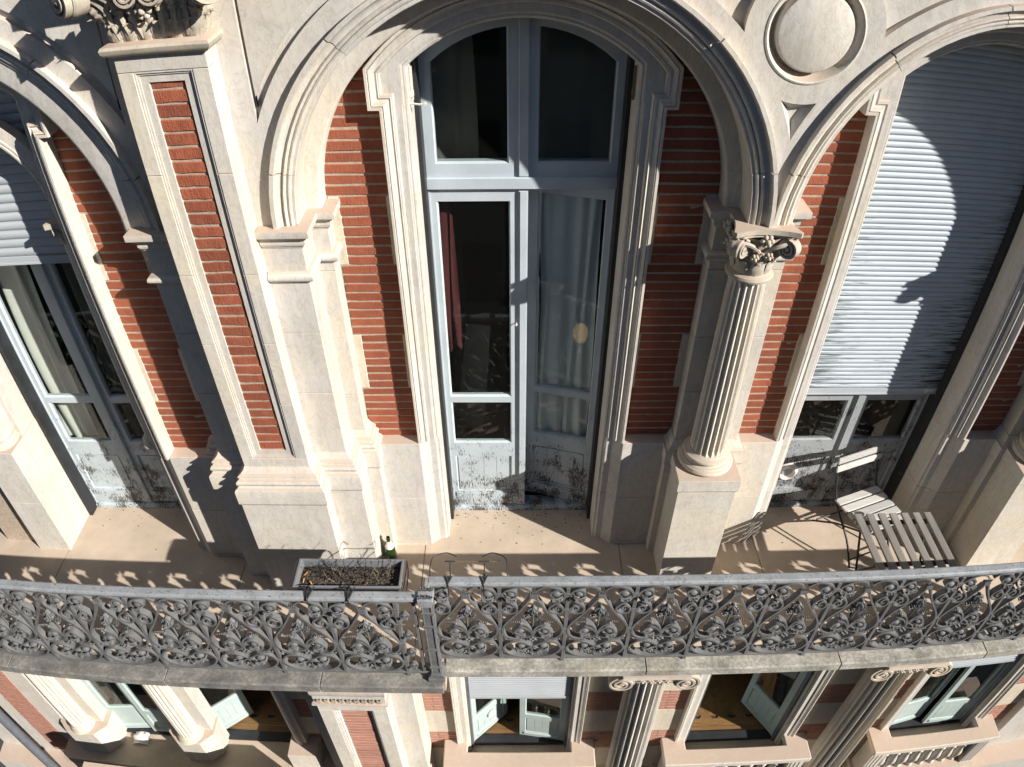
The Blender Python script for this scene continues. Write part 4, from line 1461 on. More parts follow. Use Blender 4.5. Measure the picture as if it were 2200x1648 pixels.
# ------------------------------------------------------------------ balcony
Y_RR, Y_RL = -1.164, -1.282          # railing lines, right part and the part stepped forward on the left
X_STEP = -0.560
slab = MB()
slab.prism([(-5.3, 0.30), (-5.3, -1.30), (X_STEP, -1.30), (X_STEP, -1.17), (5.8, -1.17), (5.8, 0.30)], -0.22, -0.012, 'z')
bal = structure(slab.build('balcony', 'floor_cement'))
fj = [-5.3, -3.96, -2.31, -0.80, 0.845, 2.02, 3.62, 5.8]
for a, b in zip(fj[:-1], fj[1:]):
    f = MB()
    y0l, y0r = -1.19, -1.07
    if b <= X_STEP:
        f.box(a + 0.004, b - 0.004, y0l, 0.29, -0.02, 0.0)
    elif a >= X_STEP:
        f.box(a + 0.004, b - 0.004, y0r, 0.29, -0.02, 0.0)
    else:
        f.prism([(a + 0.004, 0.29), (a + 0.004, y0l), (X_STEP - 0.10, y0l), (X_STEP - 0.10, y0r), (b - 0.004, y0r), (b - 0.004, 0.29)], -0.02, 0.0, 'z')
    f.build('floor_slab', 'floor_cement', bal)
rg = random.Random(21)
grit = MB()                               # crumbs of paint and dry leaves blown over the floor
for k in range(230):
    near = rg.random() < 0.6
    x = rg.uniform(-0.58, 0.58) if rg.random() < 0.35 else rg.uniform(-4.4, 4.2)
    y = (0.27 - abs(rg.gauss(0, 0.10))) if near else rg.uniform(-1.0, 0.2)
    if y < -0.12 or abs(x - 0.01) < 0.58 or abs(x - 2.69) < 0.55 or abs(x + 3.38) < 0.5:
        r_ = rg.uniform(0.0025, 0.008)
        grit.ball((x, y, r_ * 0.4), r_, 5, 3, (1, rg.uniform(0.5, 1), 0.5))
go = grit.build('floor_grit', 'grit', bal)
go['kind'] = 'stuff'
EDGE = [(0.0, 0.0), (0.028, -0.003), (0.034, -0.010), (0.034, -0.095), (0.022, -0.105), (0.0, -0.112)]
ej_l = [-5.3, -4.02, -2.66, -1.47, X_STEP]
ej_r = [X_STEP, 0.93, 2.42, 3.66, 5.8]
def edge_stone(a, b, yin, yout, corner=False):
    m = MB()
    prof = [(yin, 0.001), (yout + 0.008, 0.001), (yout, -0.007), (yout, -0.088), (yout + 0.06, -0.094), (yout + 0.09, -0.15), (yin, -0.15)]
    m.prism(prof, a + 0.0025, b - 0.0025, 'x')
    m.build('edge_stone', 'slab' if b <= X_STEP + 0.01 else 'slab_pale', bal, bevel=0.004)
for a, b in zip(ej_l[:-1], ej_l[1:]):
    edge_stone(a, b, -1.187, -1.392)
for a, b in zip(ej_r[:-1], ej_r[1:]):
    edge_stone(a, b, -1.067, -1.262)

# ------------------------------------------------------------------ cast-iron railings
def ribbon(mb, pts, t=0.0135, d=0.026, n=7, taper=1.0):
    """flat bar bent along 2-D points (u, v), broad side across the railing"""
    P = spline([(a, b, 0) for a, b in pts], n)
    vs, fs = [], []
    m = len(P)
    for i, p in enumerate(P):
        q = P[min(i + 1, m - 1)] - P[max(i - 1, 0)]
        q.normalize()
        nx, nz = -q.y, q.x
        k = t * (1 + (taper - 1) * i / (m - 1)) / 2
        for o, y in ((k, -d / 2), (k, d / 2), (-k, d / 2), (-k, -d / 2)):
            vs.append((p.x + nx * o, y, p.y + nz * o))
    for i in range(m - 1):
        for k in range(4):
            k2 = (k + 1) % 4
            fs.append((i * 4 + k, i * 4 + k2, (i + 1) * 4 + k2, (i + 1) * 4 + k))
    fs.append((0, 1, 2, 3))
    fs.append(tuple((m - 1) * 4 + k for k in (3, 2, 1, 0)))
    mb.add(vs, fs)

HALF_CURVES = [
    # upper scroll from the collar over the pomegranate to the bar, then down into a spiral
    [(0.018, 0.925), (0.05, 0.958), (0.09, 0.968), (0.14, 0.955), (0.185, 0.925), (0.208, 0.88), (0.203, 0.838), (0.172, 0.795), (0.128, 0.752),
     (0.108, 0.712), (0.120, 0.672), (0.160, 0.652), (0.196, 0.668), (0.203, 0.708), (0.183, 0.738), (0.156, 0.735), (0.147, 0.712), (0.158, 0.695), (0.172, 0.702)],
    [(0.185, 0.925), (0.150, 0.930), (0.118, 0.905), (0.118, 0.865), (0.145, 0.845)],
    # diagonal rib of the lyre, bulging at the bar and curling back to the middle
    [(0.020, 0.835), (0.050, 0.768), (0.110, 0.655), (0.170, 0.560), (0.203, 0.490), (0.209, 0.435), (0.198, 0.382), (0.165, 0.342), (0.120, 0.322), (0.085, 0.318)],
    [(0.0, 0.372), (0.040, 0.352), (0.085, 0.342), (0.128, 0.360), (0.138, 0.400), (0.112, 0.432)],
    [(0.0, 0.385), (0.018, 0.430), (0.052, 0.468), (0.092, 0.468), (0.122, 0.435)],
    # lower oval
    [(0.0, 0.228), (0.035, 0.250), (0.070, 0.275), (0.118, 0.288), (0.168, 0.272), (0.203, 0.218), (0.198, 0.165), (0.150, 0.108), (0.075, 0.075), (0.0, 0.066)],
    [(0.0, 0.228), (0.030, 0.205), (0.055, 0.175), (0.090, 0.165), (0.118, 0.190)],
    [(0.0, 0.385), (0.012, 0.450), (0.045, 0.505), (0.085, 0.522)],
]
def scroll_mesh(half_only=False, sgn=1):
    m = MB()
    for s in ((1, -1) if not half_only else (sgn,)):
        for k, c in enumerate(HALF_CURVES):
            if half_only and k not in (0,):
                continue
            ribbon(m, [(a * s, b) for a, b in c], d=0.042 + 0.0009 * k)
        if half_only:
            continue
        for k in range(6):      # beaded leaf tip
            r = 0.010 - 0.0011 * k
            m.ball((s * (0.095 + 0.0135 * k), -0.006, 0.528 + 0.002 * k - 0.0006 * k * k), r, 7, 4, (0.7, 1.0, 1.25))
        m.ball((s * 0.082, -0.010, 0.518), 0.016, 8, 5)
        m.box(s * 0.098 - 0.010, s * 0.098 + 0.010, -0.016, 0.012, 0.270, 0.330)
        for k in range(4):
            m.ball((s * (0.155 + 0.012 * k), -0.008, 0.305 + 0.006 * (k % 2)), 0.009, 7, 4)
    if not half_only:
        m.box(-0.024, 0.024, -0.019, 0.015, 0.835, 0.868)
        m.box(-0.020, 0.020, -0.018, 0.014, 0.372, 0.398)
        m.box(-0.018, 0.018, -0.018, 0.014, 0.216, 0.240)
        for k in (-2, -1, 0, 1, 2):       # flame above the collar
            m.tube([(k * 0.009, -0.006, 0.866), (k * 0.012, -0.012, 0.892), (k * 0.014 + 0.003, -0.010, 0.918 - 0.006 * abs(k))], 0.007, 5, 0.001)
        m.tube([(0, 0, 0.385), (0, -0.004, 0.50), (0, -0.006, 0.60)], 0.009, 6, 0.006)
        for a, b, r in ((-0.016, 0.318, 0.013), (0.016, 0.318, 0.013), (0, 0.338, 0.012), (0, 0.300, 0.014), (-0.022, 0.345, 0.009), (0.022, 0.345, 0.009), (-0.028, 0.305, 0.008), (0.028, 0.305, 0.008)):
            m.ball((a, -0.012, b), r, 8, 5)
        m.box(-0.045, 0.045, -0.012, 0.010, 0.118, 0.132)
        m.box(-0.012, 0.012, -0.014, 0.010, 0.090, 0.190)
        for a, b in ((-0.03, 0.145), (0.03, 0.145), (0, 0.17), (0, 0.105), (-0.042, 0.125), (0.042, 0.125)):
            m.ball((a, -0.012, b), 0.011, 7, 4)
    return m.mesh('scroll_panel', 'iron', smooth=0.9)
SCROLL = scroll_mesh()
SCROLL_END = scroll_mesh(True, -1)
def pomegranate(r):
    """hooded flower boss: a domed hood above a ring of hanging petals and a seeded heart"""
    m = MB()
    m.ball((0, 0.10 * r, 0.24 * r), r * 0.84, 12, 8, (1, 0.72, 0.78))
    for k in range(7):
        a = pi * (-0.06 + 1.12 * k / 6)
        cx, cz = cos(a), -sin(a)
        m.tube([(r * 0.42 * cx, -r * 0.70, -r * 0.02 + r * 0.30 * cz), (r * 0.74 * cx, -r * 0.98, -r * 0.08 + r * 0.58 * cz),
                (r * 0.98 * cx, -r * 0.72, -r * 0.10 + r * 0.86 * cz)], r * 0.25, 5, r * 0.10)
    for k in range(5):
        m.ball((r * (-0.36 + 0.18 * k), -r * 0.80, -r * (0.12 + 0.10 * (k % 2))), r * 0.20, 6, 4)
    m.tube([(-r * 0.92, -r * 0.45, r * 0.08), (-r * 0.5, -r * 0.86, r * 0.16), (0, -r * 0.98, r * 0.18), (r * 0.5, -r * 0.86, r * 0.16), (r * 0.92, -r * 0.45, r * 0.08)], r * 0.10, 5)
    return m.mesh('pomegranate_boss', 'iron', smooth=0.8)
BOSS, BOSS_S = pomegranate(0.043), pomegranate(0.039)
def palmette_mesh():
    m = MB()
    for k, (an, l, w) in enumerate(((0, 0.20, 0.026), (0.42, 0.17, 0.021), (-0.42, 0.17, 0.021), (0.85, 0.12, 0.018), (-0.85, 0.12, 0.018), (0.2, 0.125, 0.016), (-0.2, 0.125, 0.016))):
        lm = leaf_mesh(w, l, 0.03 + 0.012 * (k > 4), 3, 10, 4, 0.014 + 0.008 * (k > 4))
        m.merge(lm, Matrix.Rotation(an, 4, 'Y'))
    return m
PALM = palmette_mesh().mesh('palmette', 'iron', smooth=1.2)
BOSSES = [(0.150, 0.868, 0), (0.088, 0.408, 1), (0.080, 0.205, 1)]

def rail_profile():
    return [(-0.033, 1.000), (-0.036, 1.012), (-0.031, 1.026), (-0.022, 1.031), (0.022, 1.031), (0.031, 1.026), (0.036, 1.012), (0.033, 1.000), (0.020, 0.996), (0.016, 0.972), (-0.016, 0.972), (-0.020, 0.996)]

def railing(label, y, xs, x_end0, x_end1, z_off=0.0):
    root = thing('balcony_railing', label, 'railing', ((x_end0 + x_end1) / 2, y, 0), 'cast-iron railings of the upper balcony')
    MB().prism([(y + a, b) for a, b in rail_profile()], x_end0, x_end1, 'x').build('top_rail', 'iron_top', root, smooth=0.5)
    MB().box(x_end0, x_end1, y - 0.017, y + 0.017, 0.040, 0.062).build('bottom_rail', 'iron', root, bevel=0.003)
    MB().box(x_end0, x_end1, y - 0.011, y + 0.011, 0.955, 0.972).build('upper_bar', 'iron', root)
    for i, x in enumerate(xs):
        b = MB()
        b.box(x - 0.0135, x + 0.0135, y - 0.0185, y + 0.0185, 0.062, 0.956)
        for z in (0.205, 0.455, 0.70, 0.885):
            b.box(x - 0.019, x + 0.019, y - 0.021, y + 0.021, z - 0.013, z + 0.013)
        b.build('baluster', 'iron', root, bevel=0.002)
        if i % 2 == 0:
            f = MB()
            f.prism([(x - 0.014, 0.0), (x + 0.014, 0.0), (x + 0.012, 0.042), (x - 0.012, 0.042)], y - 0.014, y + 0.014, 'y')
            f.build('foot', 'iron', root)
    for a, b in zip(xs[:-1], xs[1:]):
        c = (a + b) / 2
        w = abs(b - a) / 0.454
        p = link('scroll_panel', SCROLL, root, loc=(c, y, 0.0), scale=(w, 1, 1))
        for u, v, k in BOSSES:
            for s in (-1, 1):
                link('pomegranate_boss', (BOSS, BOSS_S)[k], p, loc=(c + s * u * w, y - 0.006, v), rot=(0, random.uniform(-.1, .1), random.uniform(-.08, .08)))
        link('palmette', PALM, p, loc=(c, y - 0.004, 0.60), rot=(0, 0, 0), scale=(0.62, 0.9, 0.88))
        link('palmette', PALM, p, loc=(c, y - 0.012, 0.73), rot=(0, pi, 0), scale=(0.5, 0.8, 0.55))
        for s in (-1, 1):
            link('palmette', PALM, p, loc=(c + s * 0.012, y - 0.002, 0.60), rot=(0, s * 0.75, 0), scale=(0.45, 0.8, 0.42))
    return root
xs_r = [-0.601 + 0.4555 * i for i in range(12)]
xs_l = [-0.819 - 0.457 * i for i in range(10)]
rail_r = railing('grey cast-iron railing with scrolls in front of the middle and right windows', Y_RR, xs_r, -0.600, 4.42)
rail_l = railing('grey cast-iron railing with scrolls stepped forward on the left of the corner post', Y_RL, xs_l, -4.95, -0.640)
# narrow end field next to the post
MB().box(-0.712, -0.690, Y_RL - 0.0155, Y_RL + 0.0155, 0.062, 0.956).build('baluster', 'iron', rail_l, bevel=0.002)
for z in (0.80, 0.56, 0.33, 0.15):
    e = MB()
    pts = [(0.0, -0.03), (0.045, -0.035), (0.062, 0.0), (0.035, 0.022), (0.015, 0.004), (0.030, -0.010)]
    ribbon(e, [(-0.806 + a, z + b) for a, b in pts], d=0.024)
    e.v = [(a, b + Y_RL, c) for a, b, c in e.v]
    e.build('end_scroll', 'iron', rail_l)
    link('pomegranate_boss', BOSS_S, rail_l, loc=(-0.772, Y_RL - 0.004, z), scale=(0.7, 0.8, 0.7))

# corner post between the two railings
post = thing('corner_post', 'grey cast-iron corner post with moulded foot and leafy top joining both railings', 'post', (-0.612, -1.30, 0))
px_, py_ = -0.612, -1.285
b = MB()
b.box(px_ - 0.062, px_ + 0.062, py_ - 0.062, py_ + 0.062, 0.0, 0.035)
b.prism([(px_ - 0.062, 0.035), (px_ + 0.062, 0.035), (px_ + 0.040, 0.075), (px_ - 0.040, 0.075)], py_ - 0.045, py_ + 0.045, 'y')
b.build('foot', 'iron', post, bevel=0.004)
b = MB()
b.box(px_ - 0.030, px_ + 0.030, py_ - 0.030, py_ + 0.030, 0.07, 0.97)
for s in (-1, 1):
    for t in (-1, 1):
        b.box(px_ + s * 0.030 - 0.006, px_ + s * 0.030 + 0.006, py_ + t * 0.030 - 0.006, py_ + t * 0.030 + 0.006, 0.09, 0.95)
for z in (0.16, 0.40, 0.70, 0.86):
    b.box(px_ - 0.042, px_ + 0.042, py_ - 0.042, py_ + 0.042, z, z + 0.026)
b.build('shaft', 'iron', post, bevel=0.003)
b = MB()
b.prism([(px_ - 0.034, 0.965), (px_ + 0.034, 0.965), (px_ + 0.052, 1.015), (px_ + 0.052, 1.045), (px_ - 0.052, 1.045), (px_ - 0.052, 1.015)], py_ - 0.050, py_ + 0.050, 'y')
b.build('cap', 'iron_top', post, bevel=0.004)
for s in (-1, 0, 1):
    link('palmette', PALM, post, loc=(px_ + s * 0.026, py_ - 0.02, 1.03), scale=(0.26, 0.5, 0.24), rot=(0.1, s * 0.25, 0))
    link('palmette', PALM, post, loc=(px_ + s * 0.026, py_ + 0.03, 1.03), scale=(0.26, 0.5, 0.26), rot=(-0.2, s * 0.25, 0))
b = MB()                                  # return bar that ties the post to the right-hand railing
b.box(px_ - 0.012, px_ + 0.012, py_ + 0.02, Y_RR + 0.02, 0.965, 1.028)
b.build('return_bar', 'iron_top', post)
b = MB()
b.box(px_ - 0.012, px_ + 0.012, py_ + 0.02, Y_RR + 0.02, 0.040, 0.062)
b.build('return_bar', 'iron', post)

# ------------------------------------------------------------------ planter hooked on the left railing
PX0, PX1, PY0, PY1, PZ = -1.492, -0.786, -1.205, -0.985, 1.005
pl = thing('planter_box', 'grey plastic planter box full of dry soil hooked behind the left railing', 'planter', ((PX0 + PX1) / 2, -1.09, 0.83))
def trough(i, z):
    return [(PX0 + i, PY0 + i * 0.8), (PX1 - i, PY0 + i * 0.8), (PX1 - i, PY1 - i * 0.8), (PX0 + i, PY1 - i * 0.8)]
t = MB()
loops = [(0.045, 0.835), (0.004, PZ - 0.014), (-0.004, PZ - 0.012), (-0.004, PZ), (0.014, PZ), (0.016, PZ - 0.012), (0.052, 0.85)]
vs, fs = [], []
for i, z in loops:
    vs += [(a, b_, z) for a, b_ in trough(i, z)]
for k in range(len(loops) - 1):
    for j in range(4):
        fs.append((k * 4 + j, k * 4 + (j + 1) % 4, (k + 1) * 4 + (j + 1) % 4, (k + 1) * 4 + j))
fs.append((0, 3, 2, 1))
n_l = (len(loops) - 1) * 4
fs.append((n_l, n_l + 1, n_l + 2, n_l + 3))
t.add(vs, fs).build('trough', 'plastic', pl, bevel=0.004)
so = MB()
nu, nv = 46, 14
vs, fs = [], []
for j in range(nv + 1):
    for i in range(nu + 1):
        u, v = i / nu, j / nv
        x = PX0 + 0.026 + (PX1 - PX0 - 0.052) * u
        y = PY0 + 0.022 + (PY1 - PY0 - 0.044) * v
        z = 0.945 + 0.028 * sin(pi * v) * (0.5 + 0.5 * sin(3.4 * u + 0.6)) + random.uniform(-0.006, 0.008)
        vs.append((x, y, z))
for j in range(nv):
    for i in range(nu):
        a = j * (nu + 1) + i
        fs.append((a, a + 1, a + nu + 2, a + nu + 1))
so.add(vs, fs).build('soil', 'soil', pl)
litter = MB()                             # loose crumbs and root threads on the soil
for k in range(260):
    x, y = random.uniform(PX0 + 0.04, PX1 - 0.05), random.uniform(PY0 + 0.03, PY1 - 0.03)
    a = random.uniform(0, pi)
    l = random.uniform(0.004, 0.018)
    litter.tube([(x, y, 0.966), (x + l * cos(a) * .5, y + l * sin(a) * .5, 0.972 + random.uniform(0, .008)), (x + l * cos(a), y + l * sin(a), 0.966)], 0.0014, 3)
lo = litter.build('plant_litter', 'twig', pl)
lo['kind'] = 'stuff'
rt = random.Random(3)
for k in range(34):
    x, y = -1.24 + rt.uniform(-0.12, 0.40), rt.uniform(PY0 + 0.05, PY1 - 0.05)
    tw = MB()
    p = Vector((x, y, 0.955))
    d = Vector((rt.uniform(-.5, .5), rt.uniform(-.4, .4), 1)).normalized()
    pts = [p.copy()]
    for q in range(6):
        d = (d + Vector((rt.uniform(-.35, .35), rt.uniform(-.35, .35), rt.uniform(-.15, .1)))).normalized()
        p = p + d * rt.uniform(0.015, 0.032)
        pts.append(p.copy())
        if rt.random() < 0.6:
            e = p + Vector((rt.uniform(-1, 1), rt.uniform(-1, 1), rt.uniform(0.1, 0.7))).normalized() * rt.uniform(0.015, 0.035)
            tw.tube([p, e], 0.0018, 4, 0.0006)
    tw.tube(pts, 0.003, 5, 0.001)
    tw.build('dead_twig', 'twig_dark' if k % 3 else 'twig', pl)
for k, (x, y, a) in enumerate(((-1.435, -1.085, 0.6), (-1.385, -1.16, 2.3), (-1.02, -1.165, 0.5), (-1.44, -1.14, 1.4))):
    c = MB()
    c.lathe([(0.0, -0.014), (0.004, -0.014), (0.004, 0.014), (0.0, 0.014)], 8, axis='x')
    c.transform(Matrix.Translation((x, y, 0.976)) @ Matrix.Rotation(a, 4, 'Z') @ Matrix.Rotation(-0.5, 4, 'Y'))
    tag(c.build('cigarette_butt', 'butt'), ('orange cigarette butt nearest the top left corner of the planter soil', 'orange cigarette butt lying at the front left of the planter soil',
        'orange cigarette butt lying at the front right of the planter soil', 'orange cigarette butt against the left end of the planter')[k], 'cigarette butt', 'cigarette butts in the planter')
hk = thing('planter_holder', 'dark wire holder hooking the grey planter onto the railing', 'wire holder', (-1.14, -1.18, 0.84))
for x in (PX0 + 0.12, PX1 - 0.14 - 0.18):
    w = MB()
    w.tube(spline([(x, -1.27, 0.93), (x, -1.325, 0.985), (x + 0.004, -1.325, 1.035), (x - 0.004, -1.29, 1.042), (x, -1.235, 1.036), (x, -1.212, 0.98), (x, -1.18, 0.84), (x, -1.0, 0.83)], 5), 0.005, 6)
    w.tube(spline([(x - 0.03, -1.225, 1.034), (x - 0.01, -1.30, 1.036), (x, -1.327, 1.02)], 4), 0.005, 6)
    w.tube(spline([(x + 0.03, -1.225, 1.034), (x + 0.01, -1.30, 1.036), (x, -1.327, 1.02)], 4), 0.005, 6)
    w.build('hook', 'dark_iron', hk, smooth=1.0)
for x, s in ((PX0 - 0.012, -1), (PX1 + 0.012, 1)):
    w = MB()
    w.tube(spline([(x, -1.215, 0.98), (x + s * 0.008, -1.19, 0.99), (x + s * 0.012, -1.05, 0.995), (x + s * 0.006, -0.985, 0.985), (x, -0.98, 0.84), (x, -1.1, 0.825), (x, -1.21, 0.84)], 5), 0.0035, 6)
    w.build('end_loop', 'dark_iron', hk, smooth=1.0)

# empty holder on the right-hand railing
eh = thing('empty_planter_holder', 'empty rusty wire planter holder behind the right railing beside the corner post', 'wire holder', (-0.36, -1.05, 1.0))
for x, s in ((-0.60, -1), (-0.09, 1)):
    w = MB()
    w.tube(spline([(x, -1.13, 0.99), (x, -1.06, 1.035), (x - s * 0.02, -1.0, 1.05), (x - s * 0.10, -0.965, 1.05), (x - s * 0.17, -0.98, 1.03)], 6), 0.0042, 6)
    w.build('end_loop', 'dark_iron', eh, smooth=1.0)
w = MB()
w.tube([(-0.50, -1.0, 1.0), (-0.17, -1.0, 1.0)], 0.0035, 6)
w.build('cross_wire', 'brass', eh)
for x in (-0.475, -0.245):
    w = MB()
    w.tube(spline([(x, -1.0, 1.0), (x, -1.05, 0.92), (x, -1.12, 0.99), (x, -1.14, 1.036), (x, -1.19, 1.036), (x, -1.203, 1.0), (x, -1.20, 0.90)], 5), 0.0045, 6)
    w.tube([(x - 0.025, -1.135, 1.036), (x, -1.198, 1.034)], 0.0045, 6)
    w.tube([(x + 0.025, -1.135, 1.036), (x, -1.198, 1.034)], 0.0045, 6)
    w.tube([(x - 0.035, -1.0, 1.004), (x + 0.035, -1.0, 1.004)], 0.0045, 6)
    w.build('hook', 'dark_iron', eh, smooth=1.0)

# ------------------------------------------------------------------ bottle
bt = thing('champagne_bottle', 'dark green champagne bottle with white collar standing behind the planter', 'bottle', (-1.068, -0.262, 0.0))
B0 = (-1.068, -0.262, 0)
MB().lathe([(0.0, 0.012), (0.040, 0.0), (0.0445, 0.006), (0.0445, 0.135), (0.043, 0.155), (0.036, 0.185), (0.025, 0.215), (0.0185, 0.240), (0.0150, 0.270), (0.0145, 0.283),
            (0.0175, 0.285), (0.0178, 0.293), (0.0150, 0.296), (0.0150, 0.310), (0.0115, 0.311), (0.0110, 0.26), (0.0, 0.255)], 32, B0).build('glass_body', 'bottle', bt, smooth=0.9)
MB().lathe([(0.0362, 0.1855), (0.0372, 0.190), (0.0258, 0.2155), (0.0193, 0.2400), (0.0163, 0.263), (0.0152, 0.263)], 32, B0).build('collar_label', 'label_paper', bt, smooth=0.9)

# ------------------------------------------------------------------ folding table and chair
tb = thing('folding_table', 'small folding table with seven weathered grey slats behind the railing', 'table', (2.87, -0.66, 0))
me = MB().box(-0.030, 0.030, -0.265, 0.265, -0.010, 0.010).mesh('slat', 'grey_wood', bevel=0.003)
for i in range(7):
    link('slat', me, tb, loc=(2.605 + i * 0.0955, -0.668, 0.72), rot=(0, 0, random.uniform(-0.006, 0.006)))
for y in (-0.47, -0.86):
    MB().box(2.58, 3.205, y - 0.014, y + 0.014, 0.686, 0.709).build('cross_bar', 'dark_iron', tb)
for x in (2.62, 3.15):
    for ya, yb in ((-0.47, -0.86), (-0.86, -0.47)):
        m = MB()
        m.tube([(x, ya, 0.69), (x, yb, 0.005)], 0.009, 8)
        m.build('leg', 'dark_iron', tb, smooth=1.0)
for z, y in ((0.10, -0.82), (0.10, -0.52)):
    MB().tube([(2.62, y, z), (3.15, y, z)], 0.007, 8).build('stretcher', 'dark_iron', tb, smooth=1.0)

CH = Matrix.Translation((2.86, 0.0, 0)) @ Matrix.Rotation(radians(19.5), 4, 'Z')
ch = thing('folding_chair', 'folding chair with bleached slats turned towards the grey slatted table', 'chair', (2.86, 0.0, 0))
def chm(mb, name, mat, smooth=None, bevel=0.0):
    return mb.transform(CH).build(name, mat, ch, smooth=smooth, bevel=bevel)
for k in range(5):
    y = 0.02 - 0.082 * k
    chm(MB().box(-0.225, 0.225, y - 0.033, y + 0.033, 0.442 - 0.004 * k * 0, 0.462), 'seat_slat', 'pale_wood', bevel=0.003)
for z, y in ((0.815, 0.155), (0.735, 0.140)):
    m = MB()
    m.prism([(y - 0.010, z - 0.030), (y + 0.006, z - 0.030), (y + 0.014, z + 0.030), (y - 0.002, z + 0.030)], -0.235, 0.235, 'x')
    chm(m, 'back_slat', 'pale_wood', bevel=0.003)
for s in (-1, 1):
    x = s * 0.215
    chm(MB().tube(spline([(x, 0.165, 0.84), (x, 0.13, 0.66), (x, 0.03, 0.43), (x, -0.20, 0.22), (x, -0.34, 0.004)], 4), 0.009, 8), 'back_leg', 'dark_iron', smooth=1.0)
    chm(MB().tube([(x * 0.9, -0.33, 0.44), (x * 0.9, -0.02, 0.22), (x * 0.9, 0.20, 0.004)], 0.009, 8), 'front_leg', 'dark_iron', smooth=1.0)
    chm(MB().box(x * 0.85 - 0.008, x * 0.85 + 0.008, -0.345, 0.055, 0.424, 0.442), 'seat_bearer', 'dark_iron')
chm(MB().tube([(-0.2, -0.30, 0.06), (0.2, -0.30, 0.06)], 0.007, 8), 'stretcher', 'dark_iron', smooth=1.0)
chm(MB().tube([(-0.19, 0.17, 0.05), (0.19, 0.17, 0.05)], 0.007, 8), 'stretcher', 'dark_iron', smooth=1.0)
chm(MB().tube([(-0.215, 0.045, 0.45), (0.215, 0.045, 0.45)], 0.006, 8), 'hinge_rod', 'dark_iron', smooth=1.0)

# ------------------------------------------------------------------ lower storey
ZF = -4.45                 # floor of the lower rooms
ZC_ = -4.15                # top of the window copings
XLOW = 2.744                # the lower storey keeps its own axes
XRR = 5.478
SMALL = MB()
def small_brick(x0, x1, y, z0, z1, kind='brick_pink', depth=0.05):
    """bricks of the lower storey, too small and too many to pick out singly"""
    src = unit_brick(random.randrange(40))
    SMALL.merge(src, Matrix.Translation(((x0 + x1) / 2, y + depth / 2 + random.uniform(-.003, .003), (z0 + z1) / 2)) @ Matrix.Diagonal((x1 - x0, depth, z1 - z0, 1)))
low = MB()
low.box(-7.6, -5.95, -0.10, 0.30, -9.5, -0.3)
low.box(6.75, 8.2, -0.10, 0.30, -9.5, -0.3)
low.box(-7.6, 8.2, -0.40, 0.30, -9.5, -5.10)
low_o = low.build('lower_wall', 'stone', building)

